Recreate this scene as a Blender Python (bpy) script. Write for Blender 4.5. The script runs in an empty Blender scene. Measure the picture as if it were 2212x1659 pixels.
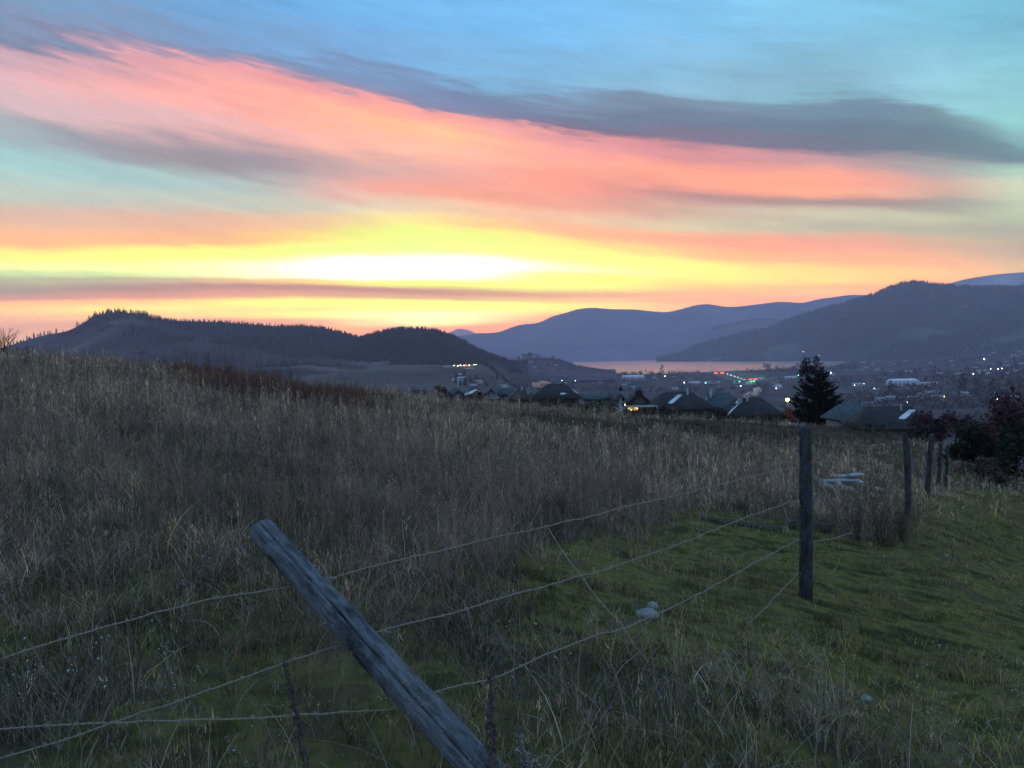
import bpy, math, random
import numpy as np
from mathutils import Vector, Matrix
sc = bpy.context.scene
C = sc.collection
R = math.radians
# ---------------------------------------------------------------- camera
PITCH, ROLL, F = R(2.4), R(1.5), 1780.0          # focal length in pixels of a 2212 px wide picture
fw = Vector((0, math.cos(PITCH), -math.sin(PITCH)))
r0 = Vector((1, 0, 0)); u0 = r0.cross(fw)
rt = r0 * math.cos(ROLL) - u0 * math.sin(ROLL)
up = u0 * math.cos(ROLL) + r0 * math.sin(ROLL)
cam_data = bpy.data.cameras.new('camera'); cam = bpy.data.objects.new('camera', cam_data); C.objects.link(cam)
M = Matrix((rt, up, -fw)).transposed().to_4x4(); cam.matrix_world = M
cam_data.sensor_width = 36; cam_data.lens = 36 * F / 2212; cam_data.clip_start = 0.05; cam_data.clip_end = 120000
sc.camera = cam
_f, _r, _u = np.array(fw), np.array(rt), np.array(up)
def ray(px, py):
    d = _f + _r * ((px - 1106) / F) + _u * ((829.5 - py) / F)
    return d / d[1]                                # scaled to depth 1 along +Y
def at(px, py, Y):
    d = ray(px, py) * Y
    return Vector(d.tolist())
# ---------------------------------------------------------------- colour and view
sc.view_settings.view_transform = 'Standard'; sc.view_settings.look = 'None'
sc.view_settings.exposure = 0.0; sc.view_settings.gamma = 1.0; sc.view_settings.use_curve_mapping = False
def lin(c):
    return tuple(((v / 255) / 12.92 if v <= 10.3 else (((v / 255) + .055) / 1.055) ** 2.4) for v in c)
# ---------------------------------------------------------------- sky
def node(nt, kind, **kw):
    n = nt.nodes.new(kind)
    for k, v in kw.items():
        if k == 'ins':
            for i, x in v.items():
                if hasattr(x, 'is_output') or hasattr(x, 'links'): nt.links.new(x, n.inputs[i])
                else: n.inputs[i].default_value = x
        else: setattr(n, k, v)
    return n
def mth(nt, op, a, b=0.0, c=None):
    ins = {0: a, 1: b}
    if c is not None: ins[2] = c
    return node(nt, 'ShaderNodeMath', operation=op, ins=ins).outputs[0]
def mixc(nt, f, a, b, mode='MIX'):
    n = nt.nodes.new('ShaderNodeMix'); n.data_type = 'RGBA'; n.blend_type = mode; n.clamp_factor = True
    for s, x in ((n.inputs[0], f), (n.inputs[6], a), (n.inputs[7], b)):
        if hasattr(x, 'links'): nt.links.new(x, s)
        else: s.default_value = x if not isinstance(x, tuple) or len(x) == 4 else (*x, 1)
    return n.outputs[2]
XS = [0, 300, 600, 900, 1200, 1500, 1800, 2000, 2212]
# each cloud band: its height above the skyline and its colour, from left to right across the view
BANDS = [
 ([-420]*9, [(60,100,150),(58,108,165),(58,112,172),(60,118,178),(60,120,178),(60,118,172),(60,115,165),(58,110,158),(55,105,150)]),
 ([-120,-120,-120,-120,-120,-120,-120,-120,-120], [(110,145,175),(98,155,200),(95,165,215),(100,172,222),(105,178,225),(110,185,225),(112,185,218),(108,178,205),(95,165,185)]),
 ([0]*9, [(122,152,176),(115,160,195),(112,175,218),(115,182,226),(120,188,230),(130,196,230),(135,200,226),(130,195,216),(112,178,195)]),
 ([45,70,100,125,175,185,185,205,290], [(132,148,170),(125,152,180),(122,165,202),(125,180,216),(128,182,212),(140,186,208),(132,180,196),(148,200,216),(142,202,206)]),
 ([75,95,128,165,228,222,218,238,335], [(126,136,156),(134,140,162),(124,146,174),(120,148,180),(118,136,158),(118,142,160),(110,138,150),(110,140,150),(132,182,188)]),
 ([80,102,138,186,250,265,275,290,345], [(138,140,158),(150,144,162),(140,146,170),(126,142,174),(112,122,142),(106,122,140),(98,120,132),(98,126,136),(112,150,158)]),
 ([85,108,148,205,272,300,322,322,352], [(152,142,156),(166,146,160),(160,146,165),(136,138,164),(120,112,132),(122,108,124),(110,112,124),(106,126,132),(110,138,144)]),
 ([115,138,176,236,298,338,352,368,375], [(198,166,172),(224,166,162),(236,162,156),(246,166,150),(228,156,150),(218,146,144),(192,150,150),(172,162,162),(165,205,198)]),
 ([170,190,232,284,334,372,382,398,415], [(216,178,180),(244,176,164),(253,178,152),(255,192,140),(250,172,150),(252,164,126),(252,164,130),(214,168,156),(200,220,205)]),
 ([230,252,290,322,360,392,412,420,440], [(208,186,190),(222,182,180),(236,180,170),(252,188,160),(244,170,144),(246,160,126),(250,168,130),(206,168,156),(192,212,198)]),
 ([280,322,356,368,388,424,436,445,455], [(160,176,180),(154,148,154),(158,144,150),(216,170,160),(244,158,128),(186,136,126),(170,136,130),(160,148,142),(186,200,186)]),
 ([340,390,412,405,430,456,463,475,480], [(158,200,206),(166,196,202),(184,190,190),(242,164,140),(242,164,138),(206,168,150),(196,188,174),(186,184,170),(168,182,174)]),
 ([420,425,448,448,462,486,493,500,505], [(186,200,200),(190,196,196),(196,196,190),(228,204,182),(238,188,160),(218,198,174),(182,176,166),(176,170,162),(172,162,158)]),
 ([470,480,478,472,492,512,528,538,545], [(216,180,166),(226,180,160),(230,186,158),(246,226,150),(248,190,130),(252,166,130),(238,160,136),(204,162,146),(182,160,155)]),
 ([522,520,518,500,512,548,562,568,575], [(250,182,122),(246,182,128),(248,206,112),(236,252,120),(244,238,120),(252,192,120),(252,172,126),(232,166,140),(196,166,155)]),
 ([555,550,543,538,545,578,588,593,600], [(255,232,112),(240,248,112),(236,250,122),(240,255,150),(240,255,138),(246,238,120),(255,202,112),(255,182,120),(205,165,150)]),
 ([576,580,580,576,578,598,607,610,618], [(228,236,190),(246,255,190),(254,255,300),(255,255,430),(248,255,280),(242,232,112),(255,204,104),(255,174,112),(228,162,134)]),
 ([590,593,597,596,592,606,614,616,622], [(184,202,182),(202,224,190),(252,255,280),(255,255,400),(238,255,160),(244,222,100),(252,188,98),(255,170,108),(236,162,130)]),
 ([604,603,606,612,614,619,620,622,628], [(156,166,156),(178,166,146),(232,190,130),(240,244,92),(240,250,92),(240,196,92),(250,168,96),(254,166,108),(240,162,128)]),
 ([630,622,618,628,637,636,632,630,634], [(136,122,116),(150,112,98),(166,108,84),(178,116,76),(206,146,78),(228,160,90),(250,172,100),(252,160,105),(244,160,124)]),
 ([645,640,635,642,649,648,644,640,640], [(170,118,98),(190,124,82),(200,138,74),(206,150,76),(226,180,80),(238,158,96),(250,162,104),(250,156,108),(244,156,124)]),
 ([655,654,652,654,658,660,660,660,660], [(250,166,96),(250,184,82),(240,240,82),(232,246,82),(240,232,86),(246,166,100),(250,160,106),(248,156,110),(240,156,124)]),
 ([675,668,666,665,668,672,675,675,675], [(250,182,92),(246,216,82),(236,204,82),(240,255,110),(240,228,92),(246,162,104),(248,156,108),(246,154,112),(238,156,126)]),
 ([690,680,680,681,676,684,690,690,690], [(232,166,120),(246,192,82),(232,226,82),(250,255,340),(246,196,102),(246,160,106),(248,156,108),(246,154,112),(238,156,126)]),
 ([712,694,694,697,684,700,705,705,705], [(196,140,116),(214,142,84),(206,132,82),(250,255,300),(246,154,110),(246,158,106),(246,154,108),(244,152,112),(236,154,126)]),
 ([735,720,712,712,700,715,720,720,720], [(200,150,132),(228,152,100),(246,156,90),(250,152,100),(244,148,108),(242,150,106),(240,148,108),(238,148,112),(230,150,126)]),
]
SKYMUL = 1.0; BACK = 1.6
world = bpy.data.worlds.new('World'); sc.world = world; world.use_nodes = True
wt = world.node_tree; wt.nodes.clear()
tc = node(wt, 'ShaderNodeTexCoord')
sx = node(wt, 'ShaderNodeSeparateXYZ', ins={0: tc.outputs['Generated']})
az = mth(wt, 'ARCTAN2', sx.outputs[0], sx.outputs[1])
el = mth(wt, 'ARCSINE', sx.outputs[2])
AZ0, AZ1, EL0, ELS = R(-34), R(34), -0.1, 1.0
def streak(kx, ky, shear, seed, detail=5, rough=.55):
    yy = mth(wt, 'MULTIPLY', mth(wt, 'ADD', el, mth(wt, 'MULTIPLY', az, shear)), ky)
    v = node(wt, 'ShaderNodeCombineXYZ', ins={0: mth(wt, 'MULTIPLY', az, kx), 1: yy, 2: seed})
    n = node(wt, 'ShaderNodeTexNoise', ins={'Vector': v.outputs[0], 'Scale': 1.0, 'Detail': detail, 'Roughness': rough, 'Distortion': .3})
    return mth(wt, 'SUBTRACT', n.outputs[0], 0.5)
elc = mth(wt, 'MAXIMUM', el, 0.0)
el2 = mth(wt, 'MULTIPLY', elc, elc)
n1 = streak(3.2, 26, .22, 1.7)
n2 = streak(8, 70, .16, 5.1, 6, .6)
n3 = streak(2.2, 6, .1, 9.3, 3)
n6 = streak(22, 190, .15, 31.7, 6, .7)
amp3 = mth(wt, 'MULTIPLY_ADD', el2, 0.25, 0.0012)
el2 = mth(wt, 'MULTIPLY', elc, elc)
amp1 = mth(wt, 'MULTIPLY_ADD', el2, 0.65, 0.0022)
amp2 = mth(wt, 'MULTIPLY_ADD', el2, 0.42, 0.0020)
elw = mth(wt, 'ADD', el, mth(wt, 'ADD', mth(wt, 'MULTIPLY', n1, amp1), mth(wt, 'ADD', mth(wt, 'MULTIPLY', n2, amp2), mth(wt, 'MULTIPLY', n6, amp3))))
azw = mth(wt, 'ADD', az, mth(wt, 'MULTIPLY', n3, 0.16))
azn = node(wt, 'ShaderNodeMapRange', ins={0: azw, 1: AZ0, 2: AZ1, 3: 0.0, 4: 1.0}).outputs[0]
eln = mth(wt, 'DIVIDE', mth(wt, 'SUBTRACT', elw, EL0), ELS)
NST = 21
def hermite(xq, xp, yp):
    xp, yp = np.array(xp, float), np.array(yp, float)
    m = np.gradient(yp, xp); d = np.diff(yp) / np.diff(xp)
    for i in range(len(xp)):
        if 0 < i < len(xp) - 1 and d[i - 1] * d[i] <= 0: m[i] = 0
    xq = np.clip(xq, xp[0], xp[-1]); k = np.clip(np.searchsorted(xp, xq) - 1, 0, len(xp) - 2)
    h = xp[k + 1] - xp[k]; t = (xq - xp[k]) / h
    return ((2*t**3-3*t**2+1)*yp[k] + (t**3-2*t**2+t)*h*m[k] + (-2*t**3+3*t**2)*yp[k+1] + (t**3-t**2)*h*m[k+1])
prev_c = prev_e = None
for ys, cols in BANDS:
    A, E = [], []
    for x, y in zip(XS, ys):
        d = ray(x, y); A.append(math.atan2(d[0], d[1])); E.append(math.atan2(d[2], math.hypot(d[0], d[1])))
    L = np.array([lin(c) for c in cols]) ** 1.14 * SKYMUL
    q = np.linspace(AZ0, AZ1, NST)
    rp = nt_r = wt.nodes.new('ShaderNodeValToRGB'); cr = rp.color_ramp; cr.interpolation = 'LINEAR'
    es = hermite(q, A, E); cs = [hermite(q, A, L[:, k]) for k in range(3)]
    while len(cr.elements) < NST: cr.elements.new(0.5)
    for i in range(NST):
        cr.elements[i].position = i / (NST - 1)
        cr.elements[i].color = (max(0, cs[0][i]), max(0, cs[1][i]), max(0, cs[2][i]), (es[i] - EL0) / ELS)
    wt.links.new(azn, rp.inputs[0])
    if prev_c is None: col = rp.outputs[0]
    else:
        t = node(wt, 'ShaderNodeMapRange', interpolation_type='SMOOTHSTEP', ins={0: eln, 1: prev_e, 2: rp.outputs[1], 3: 0.0, 4: 1.0}).outputs[0]
        col = mixc(wt, t, col, rp.outputs[0])
    prev_c, prev_e = rp.outputs[0], rp.outputs[1]
# thin mottling of the cloud sheet
n4 = streak(14, 90, .18, 13.3, 6, .65); n5 = streak(5, 30, .2, 21.3, 4, .5)
gain = mth(wt, 'ADD', 1.03, mth(wt, 'ADD', mth(wt, 'MULTIPLY', n4, 0.42), mth(wt, 'MULTIPLY', n5, 0.36)))
gc = node(wt, 'ShaderNodeCombineColor', ins={0: gain, 1: gain, 2: gain}).outputs[0]
col = mixc(wt, 1.0, col, gc, 'MULTIPLY')
# low sky is seen through kilometres of haze, so the afterglow behind it is that much stronger
HAZE = 8.0e-5
path = mth(wt, 'MINIMUM', 18500.0, mth(wt, 'DIVIDE', 1050.0, mth(wt, 'MAXIMUM', mth(wt, 'SINE', el), .02)))
boost = mth(wt, 'POWER', 2.71828, mth(wt, 'MULTIPLY', path, HAZE * .98))
bc = node(wt, 'ShaderNodeCombineColor', ins={0: boost, 1: mth(wt, 'POWER', boost, node(wt, 'ShaderNodeMapRange', ins={0: el, 1: .05, 2: .22, 3: 1.03, 4: .93}).outputs[0]), 2: mth(wt, 'POWER', boost, node(wt, 'ShaderNodeMapRange', ins={0: el, 1: .05, 2: .34, 3: -.22, 4: 1.0}).outputs[0])}).outputs[0]
col = mixc(wt, 1.0, col, bc, 'MULTIPLY')
# the rest of the sky, away from the afterglow: unseen dusk gradient, brightened to light the ground, plus faint Sky Texture
stx = node(wt, 'ShaderNodeTexSky', sky_type='NISHITA'); stx.sun_disc = False
stx.sun_elevation = R(1.0); stx.sun_rotation = R(-5); stx.altitude = 450; stx.air_density = 1.2; stx.dust_density = 1.5; stx.ozone_density = 3
gr = node(wt, 'ShaderNodeValToRGB'); g = gr.color_ramp; g.interpolation = 'EASE'
g.elements[0].position = 0.0; g.elements[0].color = (*lin((150, 156, 170)), 1)
g.elements[1].position = 1.0; g.elements[1].color = (*lin((112, 160, 205)), 1)
e_ = g.elements.new(.15); e_.color = (*lin((150, 168, 198)), 1)
e_ = g.elements.new(.4); e_.color = (*lin((132, 172, 208)), 1)
wt.links.new(mth(wt, 'DIVIDE', elc, math.pi / 2), gr.inputs[0])
ns = node(wt, 'ShaderNodeVectorMath', operation='SCALE'); wt.links.new(stx.outputs[0], ns.inputs[0]); ns.inputs[3].default_value = 0.01
bk = node(wt, 'ShaderNodeVectorMath', operation='SCALE'); wt.links.new(gr.outputs[0], bk.inputs[0]); bk.inputs[3].default_value = BACK
back = mixc(wt, 1.0, bk.outputs[0], ns.outputs[0], 'ADD')
absaz = mth(wt, 'ABSOLUTE', az)
side = node(wt, 'ShaderNodeMapRange', interpolation_type='SMOOTHSTEP', ins={0: absaz, 1: R(36), 2: R(85), 3: 0.0, 4: 1.0}).outputs[0]
high = node(wt, 'ShaderNodeMapRange', interpolation_type='SMOOTHSTEP', ins={0: el, 1: R(30), 2: R(50), 3: 0.0, 4: 1.0}).outputs[0]
col = mixc(wt, mth(wt, 'MAXIMUM', side, high), col, back)
bg = node(wt, 'ShaderNodeBackground', ins={0: col, 1: 1.0})
wo = node(wt, 'ShaderNodeOutputWorld', ins={0: bg.outputs[0]})
world.cycles.sampling_method = 'MANUAL'; world.cycles.sample_map_resolution = 1024
sc.cycles.use_denoising = True
sc.cycles.max_bounces = 6; sc.cycles.diffuse_bounces = 3; sc.cycles.glossy_bounces = 2; sc.cycles.transmission_bounces = 2
sc.cycles.volume_bounces = 2; sc.cycles.transparent_max_bounces = 8; sc.cycles.sample_clamp_indirect = 4
# ---------------------------------------------------------------- helpers
rng = np.random.default_rng(7)
def tag(o, label=None, cat=None, group=None, kind=None):
    if label: o['label'] = label
    if cat: o['category'] = cat
    if group: o['group'] = group
    if kind: o['kind'] = kind
    return o
def empty(name, loc, rz=0.0):
    o = bpy.data.objects.new(name, None); C.objects.link(o); o.location = loc; o.rotation_euler = (0, 0, rz); o.empty_display_size = .3
    return o
def _h(ix, iy, s):
    n = (ix.astype(np.int64) * 374761393 + iy.astype(np.int64) * 668265263 + s * 974634777) & 0x7fffffff
    n = ((n ^ (n >> 13)) * 1274126177) & 0x7fffffff
    return ((n ^ (n >> 16)) & 0xffff) / 65535.0
def vn(x, y, s=0):
    x = np.asarray(x, float); y = np.asarray(y, float)
    ix, iy = np.floor(x), np.floor(y); fx, fy = x - ix, y - iy
    fx = fx * fx * (3 - 2 * fx); fy = fy * fy * (3 - 2 * fy)
    a, b, c, d = _h(ix, iy, s), _h(ix + 1, iy, s), _h(ix, iy + 1, s), _h(ix + 1, iy + 1, s)
    return (a * (1 - fx) + b * fx) * (1 - fy) + (c * (1 - fx) + d * fx) * fy
def fbm(x, y, s=0, o=4):
    r, a, t = 0, .5, 0
    for i in range(o):
        r = r + a * vn(x * 2 ** i, y * 2 ** i, s + i * 17); t += a; a *= .5
    return r / t
def mesh(name, V, T, mat=None, parent=None, col=None, smooth=False, mats=None, mi=None, Q=None):
    """V (n,3) vertices, T (m,3) triangles and Q (k,4) quads -> ONE mesh object"""
    V = np.asarray(V, np.float32).reshape(-1, 3)
    T = np.asarray(T, np.int32).reshape(-1, 3) if T is not None and len(T) else np.zeros((0, 3), np.int32)
    Q = np.asarray(Q, np.int32).reshape(-1, 4) if Q is not None and len(Q) else np.zeros((0, 4), np.int32)
    me = bpy.data.meshes.new(name); me.vertices.add(len(V)); me.vertices.foreach_set('co', V.ravel())
    nl = len(T) * 3 + len(Q) * 4; me.loops.add(nl); me.polygons.add(len(T) + len(Q))
    me.loops.foreach_set('vertex_index', np.concatenate([T.ravel(), Q.ravel()]).astype(np.int32))
    st = np.concatenate([np.arange(len(T)) * 3, len(T) * 3 + np.arange(len(Q)) * 4]).astype(np.int32)
    me.polygons.foreach_set('loop_start', st)
    for m in (mats or ([mat] if mat else [])): me.materials.append(m)
    if mi is not None: me.polygons.foreach_set('material_index', np.asarray(mi, np.int32))
    if smooth: me.polygons.foreach_set('use_smooth', np.ones(len(T) + len(Q), bool))
    me.update(calc_edges=True)
    if col is not None:
        a = me.color_attributes.new('Col', 'FLOAT_COLOR', 'POINT')
        c = np.ones((len(V), 4), np.float32); c[:, :3] = col; a.data.foreach_set('color', c.ravel())
    o = bpy.data.objects.new(name, me); C.objects.link(o)
    if parent: o.parent = parent
    return o
def grid_faces(nu, nv, wrap=False):
    i, j = np.meshgrid(np.arange(nu - (0 if wrap else 1)), np.arange(nv - 1), indexing='ij')
    i2 = (i + 1) % nu
    return np.stack([i * nv + j, i2 * nv + j, i2 * nv + j + 1, i * nv + j + 1], -1).reshape(-1, 4)
class MB:
    def __init__(s): s.v = []; s.t = []; s.q = []; s.n = 0
    def add(s, V, T=None, Q=None):
        V = np.asarray(V, float).reshape(-1, 3)
        if T is not None and len(T): s.t.append(np.asarray(T).reshape(-1, 3) + s.n)
        if Q is not None and len(Q): s.q.append(np.asarray(Q).reshape(-1, 4) + s.n)
        s.v.append(V); s.n += len(V)
    def box(s, c, d, rz=0.0):
        x, y, z = [k / 2 for k in d]
        V = np.array([(a * x, b * y, e * z) for a in (-1, 1) for b in (-1, 1) for e in (-1, 1)])
        ca, sa = math.cos(rz), math.sin(rz)
        V = np.stack([V[:, 0] * ca - V[:, 1] * sa, V[:, 0] * sa + V[:, 1] * ca, V[:, 2]], 1) + np.array(c)
        s.add(V, None, [(0, 1, 3, 2), (4, 6, 7, 5), (0, 4, 5, 1), (2, 3, 7, 6), (0, 2, 6, 4), (1, 5, 7, 3)])
    def tube(s, P, rad, n=6, cap=True):
        P = np.asarray(P, float); rad = np.broadcast_to(np.asarray(rad, float), (len(P),))
        d = np.gradient(P, axis=0); d /= np.linalg.norm(d, axis=1)[:, None] + 1e-9
        ref = np.array([0, 0, 1.]) if abs(d[0][2]) < .9 else np.array([1., 0, 0])
        a = np.cross(d, ref); a /= np.linalg.norm(a, axis=1)[:, None] + 1e-9; b = np.cross(d, a)
        th = np.arange(n) * 2 * math.pi / n
        V = P[:, None] + rad[:, None, None] * (a[:, None] * np.cos(th)[None, :, None] + b[:, None] * np.sin(th)[None, :, None])
        m = len(P); i, j = np.meshgrid(np.arange(m - 1), np.arange(n), indexing='ij'); j2 = (j + 1) % n
        Q = np.stack([i * n + j, i * n + j2, (i + 1) * n + j2, (i + 1) * n + j], -1).reshape(-1, 4)
        V = V.reshape(-1, 3); T = []
        if cap:
            V = np.concatenate([V, P[:1], P[-1:]]); k = m * n
            T = [(k, (j_ + 1) % n, j_) for j_ in range(n)] + [(k + 1, (m - 1) * n + j_, (m - 1) * n + (j_ + 1) % n) for j_ in range(n)]
        s.add(V, T, Q)
    def build(s, name, mat, parent=None, smooth=False):
        return mesh(name, np.concatenate(s.v), np.concatenate(s.t) if s.t else None, mat, parent, smooth=smooth, Q=np.concatenate(s.q) if s.q else None)
def material(name, base=(.2, .2, .2), rough=.9, spec=.2):
    m = bpy.data.materials.new(name); m.use_nodes = True; nt = m.node_tree; nt.nodes.clear()
    b = nt.nodes.new('ShaderNodeBsdfPrincipled'); o = nt.nodes.new('ShaderNodeOutputMaterial')
    nt.links.new(b.outputs[0], o.inputs[0]); b.inputs['Base Color'].default_value = (*base, 1)
    b.inputs['Roughness'].default_value = rough; b.inputs['Specular IOR Level'].default_value = spec
    return m, nt, b
def noise_mat(name, c1, c2, scale=3.0, rough=.9, detail=5, bump=0.0, stretch=(1, 1, 1), obj=True, bscale=None, spec=.2, c3=None, bdist=.02):
    m, nt, b = material(name, c1, rough, spec)
    t = node(nt, 'ShaderNodeTexCoord'); mp = node(nt, 'ShaderNodeMapping'); nt.links.new(t.outputs['Object' if obj else 'Generated'], mp.inputs[0])
    mp.inputs['Scale'].default_value = stretch
    n = node(nt, 'ShaderNodeTexNoise', ins={'Vector': mp.outputs[0], 'Scale': scale, 'Detail': detail, 'Roughness': .6})
    r = nt.nodes.new('ShaderNodeValToRGB'); e = r.color_ramp.elements
    e[0].position = .35; e[0].color = (*c1, 1); e[1].position = .65; e[1].color = (*c2, 1)
    if c3: q = e.new(.52); q.color = (*c3, 1)
    nt.links.new(n.outputs[0], r.inputs[0]); nt.links.new(r.outputs[0], b.inputs['Base Color'])
    if bump:
        n2 = node(nt, 'ShaderNodeTexNoise', ins={'Vector': mp.outputs[0], 'Scale': bscale or scale * 4, 'Detail': 6, 'Roughness': .65})
        bp = node(nt, 'ShaderNodeBump', ins={'Strength': bump, 'Distance': bdist, 'Height': n2.outputs[0]}); nt.links.new(bp.outputs[0], b.inputs['Normal'])
    return m
def attr_mat(name, rough=.8, trans=0.0, spec=.15):
    m, nt, b = material(name, (.2, .2, .2), rough, spec)
    a = node(nt, 'ShaderNodeAttribute', attribute_name='Col'); nt.links.new(a.outputs[0], b.inputs['Base Color'])
    if trans:
        tr = node(nt, 'ShaderNodeBsdfTranslucent'); nt.links.new(a.outputs[0], tr.inputs[0])
        mx = node(nt, 'ShaderNodeMixShader', ins={0: trans, 1: b.outputs[0], 2: tr.outputs[0]})
        nt.links.new(mx.outputs[0], [x for x in nt.nodes if x.type == 'OUTPUT_MATERIAL'][0].inputs[0])
    return m
def emit_mat(name, c, s):
    m = bpy.data.materials.new(name); m.use_nodes = True; nt = m.node_tree; nt.nodes.clear()
    e = node(nt, 'ShaderNodeEmission', ins={0: (*c, 1), 1: s}); node(nt, 'ShaderNodeOutputMaterial', ins={0: e.outputs[0]}); return m
# ---------------------------------------------------------------- the ground
WZ = -120.0                                        # lake level, the eye is at 0
COL = {  # picture column -> depth and height of the ground along it
 -700: [(1,-1.6),(3,-1.55),(6,-1.35),(10,-1.0),(20,-.3),(35,1.0),(60,2.6),(75,2.8),(110,-1),(200,-9),(400,-25),(800,-40),(1500,-45),(2500,-35),(4000,-60)],
 0:    [(1,-1.62),(3,-1.6),(6,-1.5),(10,-1.35),(20,-1.0),(35,-.35),(60,.62),(72,.75),(110,-2),(200,-10),(400,-25),(800,-40),(1500,-45),(2500,-35),(4000,-60)],
 200:  [(1,-1.62),(3,-1.6),(6,-1.52),(10,-1.4),(20,-1.15),(35,-.75),(58,-.05),(70,-.1),(110,-3.5),(200,-12),(400,-28),(800,-44),(1500,-47),(2500,-38),(4000,-70)],
 400:  [(1,-1.63),(3,-1.6),(6,-1.55),(10,-1.47),(20,-1.35),(35,-1.15),(55,-.85),(66,-1.1),(110,-5),(200,-15),(400,-31),(800,-46),(1500,-48),(2500,-38),(4000,-80)],
 600:  [(1,-1.64),(3,-1.6),(6,-1.6),(10,-1.58),(20,-1.6),(30,-1.45),(38,-1.5),(46,-2.1),(60,-2.7),(110,-7.5),(200,-17),(400,-33),(800,-46),(1500,-48),(2500,-39),(4000,-100)],
 700:  [(1,-1.64),(3,-1.6),(6,-1.63),(10,-1.68),(20,-1.8),(30,-2.0),(36,-2.1),(46,-2.6),(60,-2.9),(75,-3.5),(110,-8),(200,-18),(400,-35),(800,-47),(1500,-49),(2500,-41),(4000,-110)],
 820:  [(1,-1.65),(3,-1.6),(6,-1.66),(10,-1.8),(20,-2.1),(30,-2.5),(45,-2.9),(62,-3.0),(75,-3.6),(110,-8.5),(200,-19),(400,-36),(800,-50),(1500,-56),(2050,-33),(2500,-33),(4000,-118)],
 950:  [(1,-1.65),(3,-1.62),(6,-1.7),(10,-1.9),(20,-2.3),(30,-2.7),(45,-3.3),(60,-3.6),(75,-4.8),(110,-10),(200,-21),(400,-40),(800,-58),(1500,-66),(2050,-33),(2500,-33),(4000,-118)],
 1050: [(1,-1.65),(3,-1.63),(6,-1.75),(10,-1.97),(20,-2.48),(30,-2.95),(45,-3.55),(60,-3.9),(75,-5.2),(110,-10.5),(200,-22),(400,-43),(800,-62),(1500,-72),(2050,-36),(2500,-36),(3200,-80)],
 1106: [(1,-1.65),(3,-1.65),(6,-1.8),(10,-2.03),(20,-2.6),(30,-3.15),(45,-3.8),(60,-4.15),(75,-5.7),(110,-11),(200,-23),(400,-45),(800,-80),(1500,-98),(2200,-100),(3000,-102),(4000,-119)],
 1250: [(1,-1.65),(3,-1.68),(6,-1.9),(10,-2.15),(20,-2.85),(30,-3.45),(45,-4.15),(58,-4.5),(75,-6.1),(110,-11),(200,-24),(400,-48),(800,-86),(1500,-108),(3000,-115),(4050,-119),(4250,-124)],
 1400: [(1,-1.65),(3,-1.7),(6,-2.0),(10,-2.4),(20,-3.1),(30,-3.8),(42,-4.4),(56,-4.9),(75,-6.6),(110,-12),(200,-25),(400,-50),(800,-90),(1500,-114),(2500,-118),(3550,-119),(3700,-124)],
 1600: [(1,-1.65),(3,-1.75),(6,-2.15),(8,-2.37),(12,-2.7),(20,-3.3),(30,-4.1),(42,-4.75),(54,-5.3),(75,-7.1),(110,-12.5),(200,-26),(400,-52),(800,-92),(1500,-115),(2500,-118),(3700,-119),(3850,-124)],
 1740: [(1,-1.65),(3,-1.8),(6,-2.2),(8,-2.48),(12,-2.8),(20,-3.5),(30,-4.3),(42,-5.0),(52,-5.45),(75,-7.6),(110,-12),(200,-26),(400,-52),(800,-92),(1500,-115),(2500,-118),(3850,-119),(4000,-124)],
 1850: [(1,-1.65),(3,-1.85),(6,-2.3),(8,-2.6),(12,-2.95),(20,-3.8),(30,-4.65),(42,-5.35),(50,-5.7),(75,-8),(110,-13),(200,-27),(400,-53),(800,-92),(1500,-113),(2500,-118),(6050,-119),(6300,-122)],
 1957: [(1,-1.66),(3,-1.9),(6,-2.4),(8,-2.7),(12,-3.0),(15.5,-3.24),(20,-3.8),(29,-5.0),(42,-5.7),(48,-6.0),(75,-9),(110,-14),(200,-29),(400,-54),(800,-92),(1500,-110),(2500,-113),(4000,-112),(6500,-112)],
 2050: [(1,-1.66),(3,-1.92),(6,-2.45),(10,-2.95),(15,-3.3),(20,-3.9),(26,-4.85),(29,-5.4),(42,-6.2),(48,-6.5),(75,-10),(110,-15),(200,-30),(400,-55),(800,-90),(1500,-104),(2500,-106),(4000,-98),(6500,-90)],
 2212: [(1,-1.67),(3,-1.95),(6,-2.5),(10,-3.2),(20,-4.5),(29,-5.8),(35,-6.6),(45,-8),(75,-13),(110,-18),(200,-32),(400,-56),(800,-82),(1500,-90),(2500,-80),(4000,-62),(6500,-50)],
 2700: [(1,-1.7),(3,-2.1),(6,-2.7),(10,-3.6),(20,-5.2),(35,-8),(75,-15),(110,-20),(200,-34),(400,-54),(800,-70),(1500,-70),(2500,-50),(4000,-20),(6500,0)],
}
_ck = sorted(COL); _cu = np.array([ray(k, 800)[0] for k in _ck])
_LD = np.linspace(0, math.log(9000), 300)
_ZT = np.array([np.interp(_LD, [math.log(d) for d, z in COL[k]], [z for d, z in COL[k]]) for k in _ck])
_UU = np.linspace(_cu[0], _cu[-1], 400)
_ZU = np.array([[0.0]] * 400) + np.array([np.interp(_UU, _cu, _ZT[:, j]) for j in range(300)]).T
for _ in range(3):                                 # soften the creases
    _ZU[1:-1] = (_ZU[:-2] + 2 * _ZU[1:-1] + _ZU[2:]) / 4
    _ZU[:, 1:-1] = (_ZU[:, :-2] + 2 * _ZU[:, 1:-1] + _ZU[:, 2:]) / 4
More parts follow.
